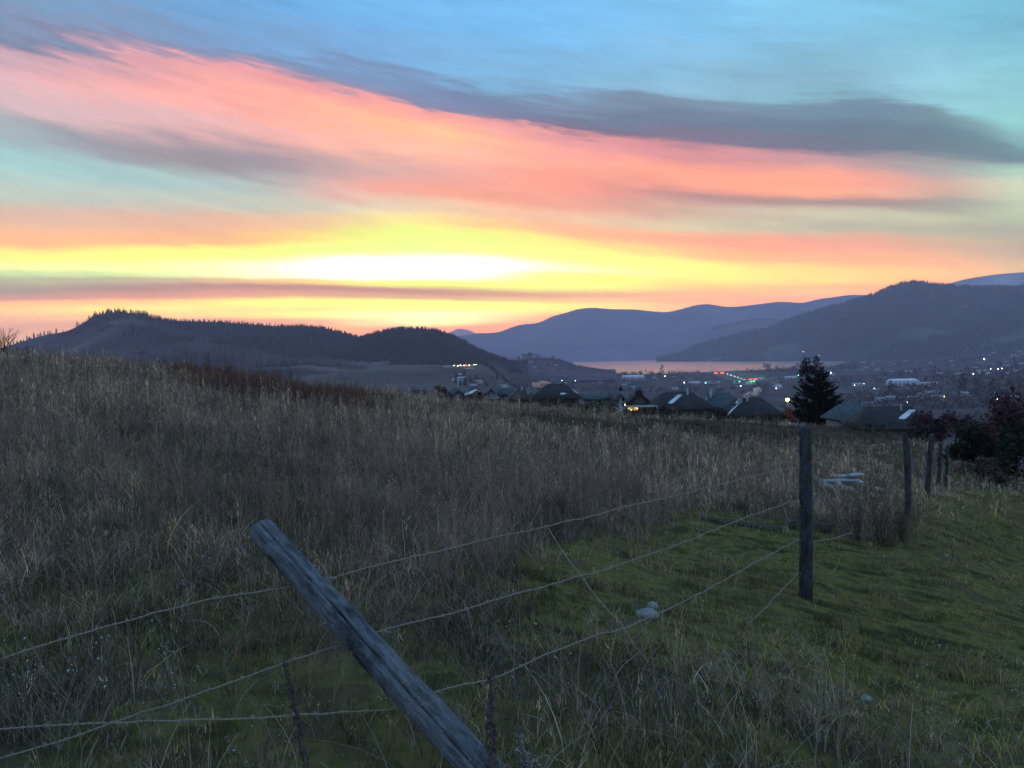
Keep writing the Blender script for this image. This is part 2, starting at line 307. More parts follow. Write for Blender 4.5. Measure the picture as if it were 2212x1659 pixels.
def ground(X, Y, rough=True):
    X = np.asarray(X, float); Y = np.asarray(Y, float); d = np.maximum(Y, 1.6)
    X, Y, d = np.broadcast_arrays(X, Y, d)
    u = np.clip(X / d, _UU[0], _UU[-1]); l = np.clip(np.log(d), 0, _LD[-1])
    iu = np.clip((u - _UU[0]) / (_UU[1] - _UU[0]), 0, 398.999); il = np.clip(l / _LD[1], 0, 298.999)
    a = iu.astype(int); b = il.astype(int); fa = iu - a; fb = il - b
    z = (_ZU[a, b] * (1 - fa) + _ZU[a + 1, b] * fa) * (1 - fb) + (_ZU[a, b + 1] * (1 - fa) + _ZU[a + 1, b + 1] * fa) * fb
    z = z - 0.02 * np.clip(-Y, 0, 100)
    if rough:
        k = np.clip(d / 12, .35, 1)
        z = z + (fbm(X * .9, Y * .9, 3, 3) - .5) * .13 * k + (fbm(X * .21, Y * .21, 5, 2) - .5) * .35 * np.clip((d - 4) / 16, 0, 1)
        z = z + (fbm(X * .01, Y * .01, 9, 4) - .5) * 9 * np.clip((d - 250) / 900, 0, 1) * np.clip((z + 119) / 12, 0, 1)
    return z
def hit(px, py, y0=1.7, y1=9000):
    d = ray(px, py); Y = np.exp(np.linspace(math.log(y0), math.log(y1), 4000))
    g = ground(d[0] * Y, Y) - d[2] * Y
    k = np.argmax(g > 0)
    return Vector((d[0] * Y[k], Y[k], d[2] * Y[k])) if g[k] > 0 else None
rows = np.concatenate([np.linspace(-60, 1.0, 30), np.exp(np.linspace(math.log(1.4), math.log(9000), 520))])
hw = np.maximum(70, 1.3 * rows); sg = np.linspace(-1, 1, 420); sg = np.sign(sg) * np.abs(sg) ** 1.25
Yg, Sg = np.meshgrid(rows, sg, indexing='ij'); Xg = Sg * hw[:, None]
Zg = ground(Xg, Yg)
gm, nt, b = material('ground_soil_and_field', rough=1.0, spec=.05)
geo = node(nt, 'ShaderNodeNewGeometry'); sp = node(nt, 'ShaderNodeSeparateXYZ', ins={0: geo.outputs['Position']})
def nz(scale, detail=4, st=(1, 1, 1)):
    mp = node(nt, 'ShaderNodeMapping'); nt.links.new(geo.outputs['Position'], mp.inputs[0]); mp.inputs['Scale'].default_value = st
    return node(nt, 'ShaderNodeTexNoise', ins={'Vector': mp.outputs[0], 'Scale': scale, 'Detail': detail, 'Roughness': .6}).outputs[0]
def ramp(f, stops):
    r = nt.nodes.new('ShaderNodeValToRGB'); e = r.color_ramp.elements
    e[0].position, e[0].color = stops[0][0], (*stops[0][1], 1); e[1].position, e[1].color = stops[-1][0], (*stops[-1][1], 1)
    for p, c in stops[1:-1]: q = e.new(p); q.color = (*c, 1)
    nt.links.new(f, r.inputs[0]); return r.outputs[0]
near_d = ramp(nz(1.3), [(.3, (.022, .021, .013)), (.5, (.045, .044, .022)), (.7, (.065, .056, .036))])
near_g = ramp(nz(2.2), [(.32, (.018, .022, .010)), (.43, (.046, .052, .016)), (.52, (.115, .105, .034)), (.6, (.058, .056, .022)), (.7, (.085, .066, .040))])
la = node(nt, 'ShaderNodeAttribute', attribute_name='Col'); near_c = mixc(nt, node(nt, 'ShaderNodeSeparateXYZ', ins={0: la.outputs['Vector']}).outputs[0], near_d, near_g)
field = ramp(nz(.004, 5, (1, .45, 1)), [(.32, (.032, .030, .030)), (.45, (.066, .060, .055)), (.55, (.09, .082, .07)), (.7, (.05, .048, .042))])
town = ramp(nz(.02, 6, (1, .35, 1)), [(.35, (.035, .033, .042)), (.5, (.055, .048, .052)), (.62, (.075, .072, .06)), (.72, (.11, .11, .10))])
leftness = node(nt, 'ShaderNodeMapRange', ins={0: mth(nt, 'DIVIDE', sp.outputs[0], mth(nt, 'MAXIMUM', sp.outputs[1], 1)), 1: -.04, 2: .02, 3: 1.0, 4: 0.0}).outputs[0]
farc = mixc(nt, leftness, town, field)
dist = node(nt, 'ShaderNodeMapRange', ins={0: sp.outputs[1], 1: 85.0, 2: 160.0}).outputs[0]
nt.links.new(mixc(nt, dist, near_c, farc), b.inputs['Base Color'])
GROUND_ARGS = (Xg, Yg, Zg)
tag(mesh('ground', np.stack([Xg, Yg, Zg], -1).reshape(-1, 3), None, gm, Q=grid_faces(len(rows), len(sg))[:, ::-1], smooth=True), 'grassy hillside falling away to the wide valley floor', kind='structure')
# ---------------------------------------------------------------- the lake
wm, nt, b = material('lake_water', (.01, .02, .03), .34, .5)
b.inputs['IOR'].default_value = 1.33
geo = node(nt, 'ShaderNodeNewGeometry')
mp = node(nt, 'ShaderNodeMapping'); nt.links.new(geo.outputs['Position'], mp.inputs[0]); mp.inputs['Scale'].default_value = (.02, .05, 1)
nn = node(nt, 'ShaderNodeTexNoise', ins={'Vector': mp.outputs[0], 'Scale': 1.0, 'Detail': 4})
bp = node(nt, 'ShaderNodeBump', ins={'Strength': .35, 'Distance': 6.0, 'Height': nn.outputs[0]}); gl = node(nt, 'ShaderNodeBsdfAnisotropic', distribution='MULTI_GGX', ins={'Color': (1, .80, .66, 1), 'Roughness': .20}); nt.links.new(bp.outputs[0], gl.inputs['Normal'])  # gloss tinted peach to paint a pinker sunset reflection into the water
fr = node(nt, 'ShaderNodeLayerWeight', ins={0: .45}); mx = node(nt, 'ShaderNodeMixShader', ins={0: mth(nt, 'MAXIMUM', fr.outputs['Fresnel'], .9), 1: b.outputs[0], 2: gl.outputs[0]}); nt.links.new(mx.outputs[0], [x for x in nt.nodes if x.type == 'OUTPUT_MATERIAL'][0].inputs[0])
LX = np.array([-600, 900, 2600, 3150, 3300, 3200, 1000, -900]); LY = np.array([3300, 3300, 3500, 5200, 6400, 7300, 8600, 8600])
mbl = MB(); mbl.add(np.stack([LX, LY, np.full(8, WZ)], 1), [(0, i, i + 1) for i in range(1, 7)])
tag(mbl.build('lake', wm), 'calm lake reflecting the pink sunset, gloss tinted peach, below the mountains', kind='structure')
# ---------------------------------------------------------------- hills and mountains
HILLS = {}
def hill(name, label, pts, D, front, back, zb, mat, nx=260, nf=70, amp=.1, ns=.0012, seed=0, prof=1.0, rid=2.0, jag=0.0):
    pts = sorted(pts); xs = np.linspace(pts[0][0], pts[-1][0], nx); rows_ = hermite(xs, [p[0] for p in pts], [p[1] for p in pts])
    t = np.concatenate([np.linspace(-1, -.15, 8), np.linspace(0, 1, nf)])
    V = np.zeros((nx, len(t), 3))
    for i, (x, rw) in enumerate(zip(xs, rows_)):
        Dx = D(x) if callable(D) else D; fr = front(x) if callable(front) else front
        r = ray(x, rw); u, zr = r[0], r[2] * Dx + (jag * (fbm(x * .08, 0.0, seed + 5, 4) - .5) if jag else 0)
        dep = np.where(t < 0, Dx - t * back, Dx - t * fr)
        zbb = zb if not isinstance(zb, str) else float(ground(u * (Dx - fr), Dx - fr)) - 3
        s = np.abs(t); zz = zr + (zbb - zr) * (s ** prof if prof >= 1 else 1 - (1 - s) ** (1 / prof))
        V[i, :, 0] = u * dep; V[i, :, 1] = dep; V[i, :, 2] = zz
    H = np.abs(V[:, :, 2].max() - (V[:, -1, 2].mean() if isinstance(zb, str) else zb))
    X, Y = V[:, :, 0], V[:, :, 1]; s = np.clip(t, 0, 1)[None]
    n = 1 - np.abs(fbm(X * ns * 1.0, Y * ns * .6, seed, 5) - .5) * 2 * rid * .5
    V[:, :, 2] += (n - .9) * amp * H * 4 * s * (1 - s)
    HILLS[name] = V
    mesh_o = mesh(name, V.reshape(-1, 3), None, mat, Q=grid_faces(nx, len(t)), smooth=True)
    return tag(mesh_o, label, kind='structure')
hm = lambda n, a, b, c, s: noise_mat(n, a, b, s, 1.0, 6, obj=True, spec=.02, c3=c)
m_left = hm('dry_hill_and_forest', (.030, .028, .028), (.115, .105, .095), (.05, .046, .042), .0045)
m_forest = hm('forested_hill', (.022, .022, .024), (.055, .045, .045), (.034, .032, .032), .006)
m_mtn = hm('mountain_forest', (.018, .022, .028), (.13, .12, .10), (.045, .048, .05), .0022)
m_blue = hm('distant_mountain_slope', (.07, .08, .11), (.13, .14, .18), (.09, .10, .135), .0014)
m_knoll = hm('knoll_scrub', (.05, .046, .056), (.12, .11, .11), (.08, .07, .08), .006)
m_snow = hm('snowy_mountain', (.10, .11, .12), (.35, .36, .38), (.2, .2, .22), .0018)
hill('left_hill', 'dry grass and forest hill at left under the yellow glow',
     [(-500,790),(-150,770),(0,752),(50,737),(100,723),(150,713),(190,692),(215,681),(260,675),(300,679),(350,690),(400,694),(450,695),(520,699),(600,705),(680,706),(720,714),(770,727),(810,737),(860,752),(920,768),(990,780),(1060,788)],
     lambda x: 2700 + .35 * max(0, x - 300), lambda x: 1150 - 520 * min(1, max(0, (x - 650) / 300)), 900, 'ground', m_left, nx=420, nf=110, amp=.16, ns=.0032, seed=3, prof=.8)
hill('forested_hill', 'dark forested hill left of the lake, in front of the glow',
     [(640,785),(700,768),(750,744),(780,730),(800,724),(840,714),(880,711),(920,712),(960,720),(1000,737),(1040,759),(1080,774),(1110,780),(1140,783)],
     2650, 560, 700, 'ground', m_left, nx=260, nf=80, amp=.10, ns=.004, seed=12, prof=.85)
hill('town_knoll', 'low wooded knoll with houses at the near end of the lake',
     [(1050,796),(1080,785),(1110,779),(1150,774),(1200,777),(1225,784),(1250,793),(1290,800),(1330,808)],
     3500, 800, 500, -108, m_knoll, nx=140, nf=50, amp=.14, ns=.006, seed=22)
hill('lakeside_mountain', 'long purple mountain across the lake',
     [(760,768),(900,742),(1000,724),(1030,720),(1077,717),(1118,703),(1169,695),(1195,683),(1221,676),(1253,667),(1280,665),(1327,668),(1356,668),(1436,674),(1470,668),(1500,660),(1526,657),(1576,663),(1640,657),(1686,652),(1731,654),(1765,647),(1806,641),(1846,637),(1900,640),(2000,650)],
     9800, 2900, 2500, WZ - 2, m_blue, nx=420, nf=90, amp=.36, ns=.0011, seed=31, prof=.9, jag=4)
hill('middle_ridge', 'darker ridge in front of the long mountain',
     [(1400,781),(1440,768),(1480,742),(1530,712),(1580,697),(1640,688),(1700,690),(1760,694),(1830,705)],
     8600, 1500, 1200, WZ - 2, m_mtn, nx=160, nf=60, amp=.2, ns=.0013, seed=38, prof=.9)
hill('right_mountain', 'dark wooded mountain rising at right above the town',
     [(1418,779),(1440,773),(1459,768),(1491,753),(1539,737),(1580,728),(1625,717),(1665,708),(1711,689),(1762,673),(1800,662),(1850,649),(1886,637),(1926,621),(1950,613),(1971,610),(2000,612),(2046,617),(2100,620),(2156,621),(2212,622),(2350,612),(2600,590)],
     lambda x: 6500 - .9 * max(0, x - 1450), lambda x: 300 + 2.2 * max(0, x - 1418), 1500, -114, m_mtn, nx=420, nf=120, amp=.26, ns=.0013, seed=44, prof=1.15, jag=3)
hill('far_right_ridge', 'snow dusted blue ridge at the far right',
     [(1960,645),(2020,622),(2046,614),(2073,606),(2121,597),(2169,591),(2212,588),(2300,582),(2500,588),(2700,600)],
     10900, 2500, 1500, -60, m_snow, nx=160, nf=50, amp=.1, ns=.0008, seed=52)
hill('near_right_spur', 'small blue spur below the far right ridge',
     [(2140,640),(2177,624),(2212,610),(2300,590),(2450,585),(2650,600)], 9500, 1800, 1500, -60, m_mtn, nx=90, nf=40, amp=.1, ns=.001, seed=57)
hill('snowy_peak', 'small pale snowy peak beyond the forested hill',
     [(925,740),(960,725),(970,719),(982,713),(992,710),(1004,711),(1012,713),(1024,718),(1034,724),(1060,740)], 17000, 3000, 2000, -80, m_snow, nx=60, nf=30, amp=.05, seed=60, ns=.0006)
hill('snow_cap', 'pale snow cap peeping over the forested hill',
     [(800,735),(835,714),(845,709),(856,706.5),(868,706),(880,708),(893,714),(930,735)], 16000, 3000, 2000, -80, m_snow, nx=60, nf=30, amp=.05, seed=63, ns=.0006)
def on_hill(name, px, py):
    """nearest point of a hill's front face along a line of sight"""
    V = HILLS[name]; i0 = 8; P = V[:, i0:].reshape(-1, 3); f = P @ _f
    X = 1106 + F * (P @ _r) / f; Yp = 829.5 - F * (P @ _u) / f
    k = np.argmin((X - px) ** 2 + (Yp - py) ** 2 * 4 + P[:, 1] * .0001); return Vector(P[k].tolist())
def hill_points(name, n, seed, t0=0.0, t1=1.0, f=None):
    r = np.random.default_rng(seed); V = HILLS[name][:, 8:]; nu, nv = V.shape[:2]
    a = r.random(n) * (nu - 1.001); b = (t0 + (t1 - t0) * r.random(n)) * (nv - 1.001); i, j = a.astype(int), b.astype(int); fa, fb = (a - i)[:, None], (b - j)[:, None]
    P = (V[i, j] * (1 - fa) + V[i + 1, j] * fa) * (1 - fb) + (V[i, j + 1] * (1 - fa) + V[i + 1, j + 1] * fa) * fb
    if f is not None: P = P[f(P, b / nv, r)]
    return P
# ---------------------------------------------------------------- haze
hz, nt_h = bpy.data.materials.new('valley_haze'), None
hz.use_nodes = True; nt = hz.node_tree; nt.nodes.clear()
pv = node(nt, 'ShaderNodeVolumePrincipled'); pv.inputs['Color'].default_value = (.75, .73, 1, 1); pv.inputs['Density'].default_value = HAZE; pv.inputs['Anisotropy'].default_value = .42
node(nt, 'ShaderNodeOutputMaterial', ins={1: pv.outputs[0]})
hb = MB(); hb.box((0, 9300, 450), (26000, 20000, 1200)); tag(hb.build('haze', hz), 'thin evening haze filling the valley', kind='stuff')
# ---------------------------------------------------------------- fence
def cramp(nt, f, stops):
    r = nt.nodes.new('ShaderNodeValToRGB'); e = r.color_ramp.elements
    e[0].position, e[0].color = stops[0][0], (*stops[0][1], 1); e[1].position, e[1].color = stops[-1][0], (*stops[-1][1], 1)
    for p, c in stops[1:-1]: q = e.new(p); q.color = (*c, 1)
    nt.links.new(f, r.inputs[0]); return r.outputs[0]
def wood_mat(nm_, tone):
    m_, nt, b = material(nm_, rough=.95, spec=.1)
    t_ = node(nt, 'ShaderNodeTexCoord'); mp = node(nt, 'ShaderNodeMapping'); nt.links.new(t_.outputs['Object'], mp.inputs[0]); mp.inputs['Scale'].default_value = (42, 42, 4.5)
    g1 = node(nt, 'ShaderNodeTexNoise', ins={'Vector': mp.outputs[0], 'Scale': 1.6, 'Detail': 7, 'Roughness': .7})
    mp2 = node(nt, 'ShaderNodeMapping'); nt.links.new(t_.outputs['Object'], mp2.inputs[0]); mp2.inputs['Scale'].default_value = (7, 7, 3)
    g2 = node(nt, 'ShaderNodeTexNoise', ins={'Vector': mp2.outputs[0], 'Scale': 1.5, 'Detail': 6, 'Roughness': .65})
    c1 = cramp(nt, g1.outputs[0], [(.30, (.035, .037, .04)), (.44, (.08, .087, .095)), (.6, (.125, .138, .15)), (.74, (.06, .064, .066))])
    c2 = cramp(nt, g2.outputs[0], [(.36, (.30, .34, .33)), (.46, (.8, .85, .86)), (.54, (1.25, 1.28, 1.3)), (.64, (.75, .78, .74)), (.72, (.55, .62, .40))])
    nt.links.new(mixc(nt, 1.0, mixc(nt, 1.0, c1, c2, 'MULTIPLY'), (tone, tone, tone * 1.04), 'MULTIPLY'), b.inputs['Base Color'])
    hh = mth(nt, 'ADD', g1.outputs[0], mth(nt, 'MULTIPLY', g2.outputs[0], .5))
    nt.links.new(node(nt, 'ShaderNodeBump', ins={'Strength': .9, 'Distance': .006, 'Height': hh}).outputs[0], b.inputs['Normal'])
    return m_
wood = wood_mat('weathered_grey_wood', .95); wood_dark = wood_mat('darker_post_wood', .42)  # upright posts use the same wood multiplied to a darker tone
wire_m, nt, b = material('dull_fence_wire', (.25, .222, .19), .7, .3); b.inputs['Metallic'].default_value = .2
def post(base, top, ra, rb, label, seed, crack=None, wires=(), na=72, nl=150, bow=0.0, wmat=None):
    base, top = Vector(base), Vector(top); d = top - base; L = d.length
    th = np.arange(na) * 2 * math.pi / na; s = np.linspace(0, 1, nl)
    TH, S = np.meshgrid(th, s, indexing='ij')
    rr = ra + (rb - ra) * S
    rr = rr * (1 + .16 * (fbm(np.cos(TH) * 1.2 + 5, np.sin(TH) * 1.2 + S * L * 2.5, seed, 3) - .5) + .05 * (fbm(TH * 6.0, S * L * 5, seed + 3, 3) - .5) + .10 * np.exp(-(((TH - 2.2) / .35) ** 2 + ((S - .62) * L / .05) ** 2)) + .12 * np.exp(-(((TH - 4.4) / .3) ** 2 + ((S - .35) * L / .04) ** 2)))
    rr *= 1 - .35 * np.clip((S - .985) / .015, 0, 1) ** 2
    d0 = (d.to_track_quat('Z', 'Y').inverted() @ (-base)); th0 = math.atan2(d0.y, d0.x)
    if crack:
        for c0, wd, dp, sl, a, e in crack:
            cc = th0 + c0 + sl * (S - .5) + .10 * (fbm(S * 9, S * 0 + c0, seed + 7, 4) - .5)
            dth = (TH - cc + math.pi) % (2 * math.pi) - math.pi
            env = np.clip((S - a) * 14, 0, 1) * np.clip((e - S) * 14, 0, 1)
            rr -= dp * env * np.exp(-(dth / wd) ** 2)
    bx = bow * np.sin(S * math.pi)
    V = np.stack([rr * np.cos(TH) + bx, rr * np.sin(TH), S * L], -1)
    Q = grid_faces(na, nl, True); k = na * nl
    V = V.reshape(-1, 3); T = []
    ring0 = np.arange(na) * nl + nl - 1; edge = V[ring0]; prev = ring0; add = []; j = np.arange(na)
    for f_, dz in ((.7, .006), (.35, .009)):
        ring = edge * np.array([f_, f_, 1]); ring[:, 2] = L + dz * (.4 + .9 * vn(np.cos(th) * 3 + 9, np.sin(th) * 3, seed)); idx = k + j
        add.append(ring); Q = np.concatenate([Q, np.stack([prev, prev[(j + 1) % na], idx[(j + 1) % na], idx], 1)]); prev = idx; k += na
    V = np.concatenate([V] + add + [[(0, 0, L + .010)]]); T = [(prev[a_], prev[(a_ + 1) % na], k) for a_ in range(na)]
    root = empty('fence_post', base); tag(root, label, 'fence post', 'fence posts along the hillside')
    p = mesh('pole', V, T, wmat or wood_dark, root, smooth=True, Q=Q)
    q = d.to_track_quat('Z', 'Y'); p.rotation_mode = 'QUATERNION'; p.rotation_quaternion = q
    for (px, py, Y) in wires:
        m = MB(); c = np.array(at(px, py, Y) - base)
        m.tube([c + (-.012, -.006, .006), c + (-.010, -.02, .004), c + (.010, -.02, -.002), c + (.012, -.006, -.004)], .0022, 5); m.build('staple', wire_m, root)
    return root
lean_base, lean_top = Vector((0.06, 2.74, -1.66)), at(560, 1140, 3.80)
post(lean_base, lean_top, .069, .062, 'leaning grey weathered post with a long split, nearest the viewer', 5,
     crack=[(.05, .05, .026, .55, -.1, 1.1), (.62, .03, .006, -.3, .45, .8), (-.75, .03, .005, .3, .1, .55), (-.45, .03, .006, .2, .7, 1.1)], wires=[(722, 1247, 3.60), (838, 1362, 3.40), (950, 1492, 3.20)], wmat=wood)
def gz(x, y): return float(ground(x, y))
p1b = hit(1741, 1291, 4)
post((p1b.x, p1b.y, p1b.z - .15), at(1740, 920, p1b.y), .062, .056, 'tall upright dark post in front of the conifer', 11, crack=[(.3, .06, .009, .3, .2, 1.1), (-.6, .05, .007, .2, .0, .7)], wires=[(1728, 1012, p1b.y - .06), (1727, 1092, p1b.y - .06), (1727, 1165, p1b.y - .06), (1727, 1237, p1b.y - .06)])
print('post1', p1b)
for (bx_, by_, tx, ty, r_, lab) in [
    (1961, 1113, 1955, 936, .060, 'crooked dark post rising behind the bare brown shrub'),
    (2002, 1077, 2013, 938, .060, 'dark post leaning right at the top, third along the upright row'),
    (2027, 1063, 2032, 957, .060, 'slim dark post between the right leaning post and the last pale one'),
    (2044, 1062, 2047, 961, .056, 'farthest and palest slim post, beside the dark bushes')]:
    bp_ = hit(bx_, by_, 4)
    print('post', bp_)
    post((bp_.x, bp_.y, bp_.z - .1), at(tx, ty, bp_.y), r_, r_ * .9, lab, int(bx_), na=24, nl=40, bow=.05 if bx_ == 1961 else .015)
def spline(P, n):
    P = np.array(P, float); k = np.concatenate([[0], np.cumsum(np.linalg.norm(np.diff(P, axis=0), axis=1))]); q = np.linspace(0, k[-1], n)
    return np.stack([hermite(q, k, P[:, i]) for i in range(3)], 1), k[-1]
def wire(pts, label, barbs=True, r=.0020, name='barbed_wire', group='barbed wires of the broken fence'):
    P3 = [tuple(at(*p)) for p in pts]; _, L = spline(P3, 50); n = int(L / .009) + 8; P, L = spline(P3, n)
    jit = np.stack([fbm(np.arange(n) * .05, np.arange(n) * 0.0 + i * 9, 70 + i, 3) - .5 for i in range(3)], 1); P = P + jit * .014
    d = np.gradient(P, axis=0); d /= np.linalg.norm(d, axis=1)[:, None]; a = np.cross(d, [0, 0, 1.]); a /= np.linalg.norm(a, axis=1)[:, None]; bb = np.cross(a, d)
    ph = np.arange(n) * .009 / .05 * 2 * math.pi; m = MB()
    for o in (0, math.pi):
        m.tube(P + (a * np.cos(ph + o)[:, None] + bb * np.sin(ph + o)[:, None]) * r * 1.05, r, 5)
    if barbs:
        i = 9; rg = np.random.default_rng(len(pts) * 7 + n)
        while i < n - 8:
            c = P[i]
            m.tube(P[i] + np.array([a[i] * np.cos(q) * .0055 + bb[i] * np.sin(q) * .0055 + d[i] * (q / 6.3 - 1) * .005 for q in np.linspace(0, 12.6, 12)]), .0017, 4, cap=False)
            for s_ in (-1, 1):
                v = a[i] * rg.normal() + bb[i] * rg.normal() + d[i] * .2; v /= np.linalg.norm(v)
                m.tube([c - v * .013 + d[i] * .004 * s_, c + v * .015 + d[i] * .004 * s_], [.0017, .0008], 4)
            i += int(rg.integers(11, 15))
    return tag(m.build(name, wire_m), label, 'wire' if not barbs else 'barbed wire', group)
Y1 = p1b.y - .07
def lerpY(x, xa, ya, xb, yb): q = (x - xa) / (xb - xa); return 1 / ((1 - q) / ya + q / yb)
def W(pts, ends, mid=None): return [(x, y, lerpY(x, *ends) if not mid else (lerpY(x, ends[0], ends[1], *mid) if x < mid[0] else lerpY(x, *mid, *ends[2:]))) for x, y in pts]
e_r = (722, 3.36, 1727, Y1)
wire(W([(0,1422),(130,1382),(330,1326),(480,1290),(600,1272),(655,1262),(722,1245),(830,1219),(930,1193),(1060,1163),(1182,1137),(1340,1098),(1470,1068),(1590,1037),(1670,1018),(1728,1010)], (0, 3.0, 1727, Y1), (700, 3.68)) , 'topmost barbed wire running from the leaning post up to the tall post')
wire(W([(-30,1645),(90,1612),(177,1585),(260,1555),(364,1522),(487,1478),(597,1438),(680,1408),(742,1390),(836,1361),(960,1327),(1100,1287),(1228,1252),(1350,1216),(1480,1170),(1590,1125),(1727,1079)], (0, 2.95, 1727, Y1), (790, 3.46)), 'second barbed wire down, passing behind the middle of the leaning post')
wire(W([(-30,1576),(112,1567),(327,1558),(487,1554),(600,1548),(667,1542),(780,1534),(863,1531),(948,1494),(1082,1457),(1186,1411),(1268,1380),(1351,1354),(1413,1330),(1517,1279),(1620,1221),(1690,1184),(1727,1165)], (0, 2.9, 1727, Y1), (915, 3.24)), 'third barbed wire, sagging over the two pale stones')
wire(W([(1545,1408),(1587,1374),(1640,1325),(1673,1292),(1700,1262),(1723,1238)], (1545, 5.9, 1727, Y1)), 'slack lowest barbed wire dropping from the tall post into the grass')
wire([(1182,1137,4.75),(1215,1193,4.7),(1260,1250,4.6),(1300,1303,4.5),(1343,1354,4.45),(1380,1407,4.4),(1400,1430,4.4)], 'dark broken wire slanting down from the topmost wire into the grass')
wire([(1748,1170,Y1),(1770,1168,8.2),(1806,1162,8.8),(1840,1150,9.5)], 'short barbed wire running right from the tall post to the bare shrub')
wire([(1788,1240,7.8),(1800,1233,7.9),(1808,1224,8),(1812,1216,8)], 'short loose curl of wire in the lawn right of the tall post', name='wire_curl')
wire([(1728,1064,Y1),(1716,1045,7.6),(1706,1030,7.5),(1701,1015,7.4),(1712,1006,7.3)], 'bent loose wire tail beside the top of the tall post', barbs=False, name='wire_tail')
wire([(1690,1092,7.5),(1696,1106,7.5),(1700,1120,7.5),(1706,1127,7.5)], 'short wire tail hanging from the second wire near the tall post', barbs=False, name='wire_tail')
# ---------------------------------------------------------------- stones, log, debris
stone_m = noise_mat('pale_stone', (.13, .14, .14), (.27, .28, .28), 6, .9, 5, .5, bdist=.01)
def stone(px, py, size, label, seed, flat=.6, group=None, Y=None):
    p = hit(px, py, 2) if Y is None else Vector(at(px, py, Y)); r = np.random.default_rng(seed)
    th, ph = np.meshgrid(np.linspace(0, 2 * math.pi, 28, endpoint=False), np.linspace(0, math.pi, 16), indexing='ij')
    x, y, z = np.sin(ph) * np.cos(th), np.sin(ph) * np.sin(th), np.cos(ph)
    k = 1 + .45 * (fbm(x * 1.5 + z + 7, y * 1.5 - z + 3, seed, 4) - .5)
    V = np.stack([x * k * size * r.uniform(.8, 1.2), y * k * size * .8, z * k * size * flat], -1).reshape(-1, 3)
    o = mesh('stone', V, None, stone_m, Q=grid_faces(28, 16, True)[:, ::-1], smooth=True); o.location = (p.x, p.y, p.z + size * flat * .3)
    return tag(o, label, 'stone', group)
stone(1399, 1333, .085, 'larger pale stone on the green grass behind the third wire', 1)
stone(1409, 1313, .052, 'smaller pale stone just behind the larger one', 2, .7)
stone(1872, 1512, .04, 'small blue grey stone in the lawn below the tall post', 3, .5)
G = 'stones around the pale boards'
for i, (x, y, s_, l) in enumerate([(1777,1052,.10,'rounded pale stone at the left end of the boards'), (1790,1054,.08,'pale stone left of centre in front of the boards'), (1812,1052,.09,'pale stone touching the middle of the boards'), (1822,1058,.08,'low white stone in front of the middle of the boards'),
      (1838,1059,.07,'small white stone in front of the folded end of the boards'), (1850,1057,.06,'small white stone at the right front of the boards'), (1893,1058,.06,'lone white stone to the right of the boards'), (1904,1061,.06,'rightmost low stone beyond the boards')]):
    stone(x, y, s_ * 1.4, l, 20 + i, .8, G)
bc_ = hit(1815, 1050, 6); print('boards', bc_)
dm = noise_mat('pale_board', (.20, .235, .26), (.34, .38, .40), 3, .8, 4, .3)
root = empty('board_stack', bc_); tag(root, 'stack of pale weathered boards lying in the grass behind the tall post', 'boards')
sc_ = bc_.y / 1780
for k, (dx, dy, dz, w, dpt, rz) in enumerate([(0, .1, .06, 92, .5, -.03), (-10, -.15, .13, 84, .3, .05), (18, .2, .19, 50, .3, -.12), (30, -.1, .26, 36, .22, .5)]):
    m = MB(); m.box((dx * sc_, dy, dz + .05), (w * sc_, dpt, .05), rz); m.build('board', dm, root)
log_m = noise_mat('dark_log_bark', (.03, .028, .025), (.09, .08, .07), 9, 1, 5, .8, bdist=.02, stretch=(1, 4, 4))
end_m = noise_mat('log_cut_end', (.13, .13, .13), (.2, .2, .2), 12, .9)
def log_thing(pts, rad, label, seed):
    P3 = [np.array(hit(x, y, 4)) + (0, 0, rad[0] * .6) for x, y in pts]; P, L = spline(P3, 60); n = 16
    base = Vector(P[0].tolist()); root = empty('fallen_log', base); tag(root, label, 'log')
    m = MB(); rr = np.linspace(rad[0], rad[1], 60) * (1 + .3 * (fbm(np.arange(60) * .3, np.zeros(60), seed) - .5)); m.tube(P - P[0], rr, n, False); m.build('bark', log_m, root, True)
    for k, q in ((0, -1), (59, 1)):
        m = MB(); d = (P[1] - P[0]) if k == 0 else (P[59] - P[58]); d /= np.linalg.norm(d); m.tube([P[k] - P[0], P[k] - P[0] + d * q * .006], [rr[k] * .98, rr[k] * .9], n); m.build('cut_end', end_m, root)
log_thing([(1517, 1123), (1560, 1132), (1610, 1138), (1650, 1146), (1700, 1152)], (.05, .07), 'long thin dark log lying at the far edge of the green lawn', 3)
log_thing([(1700, 1141), (1740, 1146), (1786, 1150)], (.10, .09), 'short thick log lying behind the tall post', 9)
# ---------------------------------------------------------------- planting plan of the meadow
def poly_mask(X, Y, poly):
    r = np.zeros(X.shape, bool); n = len(poly)
    for i in range(n):
        (x1, y1), (x2, y2) = poly[i], poly[(i + 1) % n]
        c = ((y1 > Y) != (y2 > Y)) & (X < (x2 - x1) * (Y - y1) / (y2 - y1 + 1e-12) + x1); r ^= c
    return r
def world_poly(pts):
    o = []
    for x, y in pts:
        h = hit(x, y, 1.7); o.append((h.x, h.y) if h else None)
    return [q for q in o if q]
LAWN = world_poly([(1040,1240),(1180,1195),(1310,1150),(1400,1125),(1500,1105),(1640,1120),(1760,1140),(1850,1172),(1965,1178),(1985,1100),(2000,1078),(2060,1056),(2212,1062),(2330,1075),(2500,1300),(2700,1900),(2212,1700),(2000,1560),(1720,1455),(1500,1420),(1330,1410),(1200,1400),(1060,1380)])
BRUSH = world_poly([(380,800),(470,795),(560,808),(640,822),(720,845),(812,885),(800,905),(700,880),(600,872),(520,862),(440,850)])
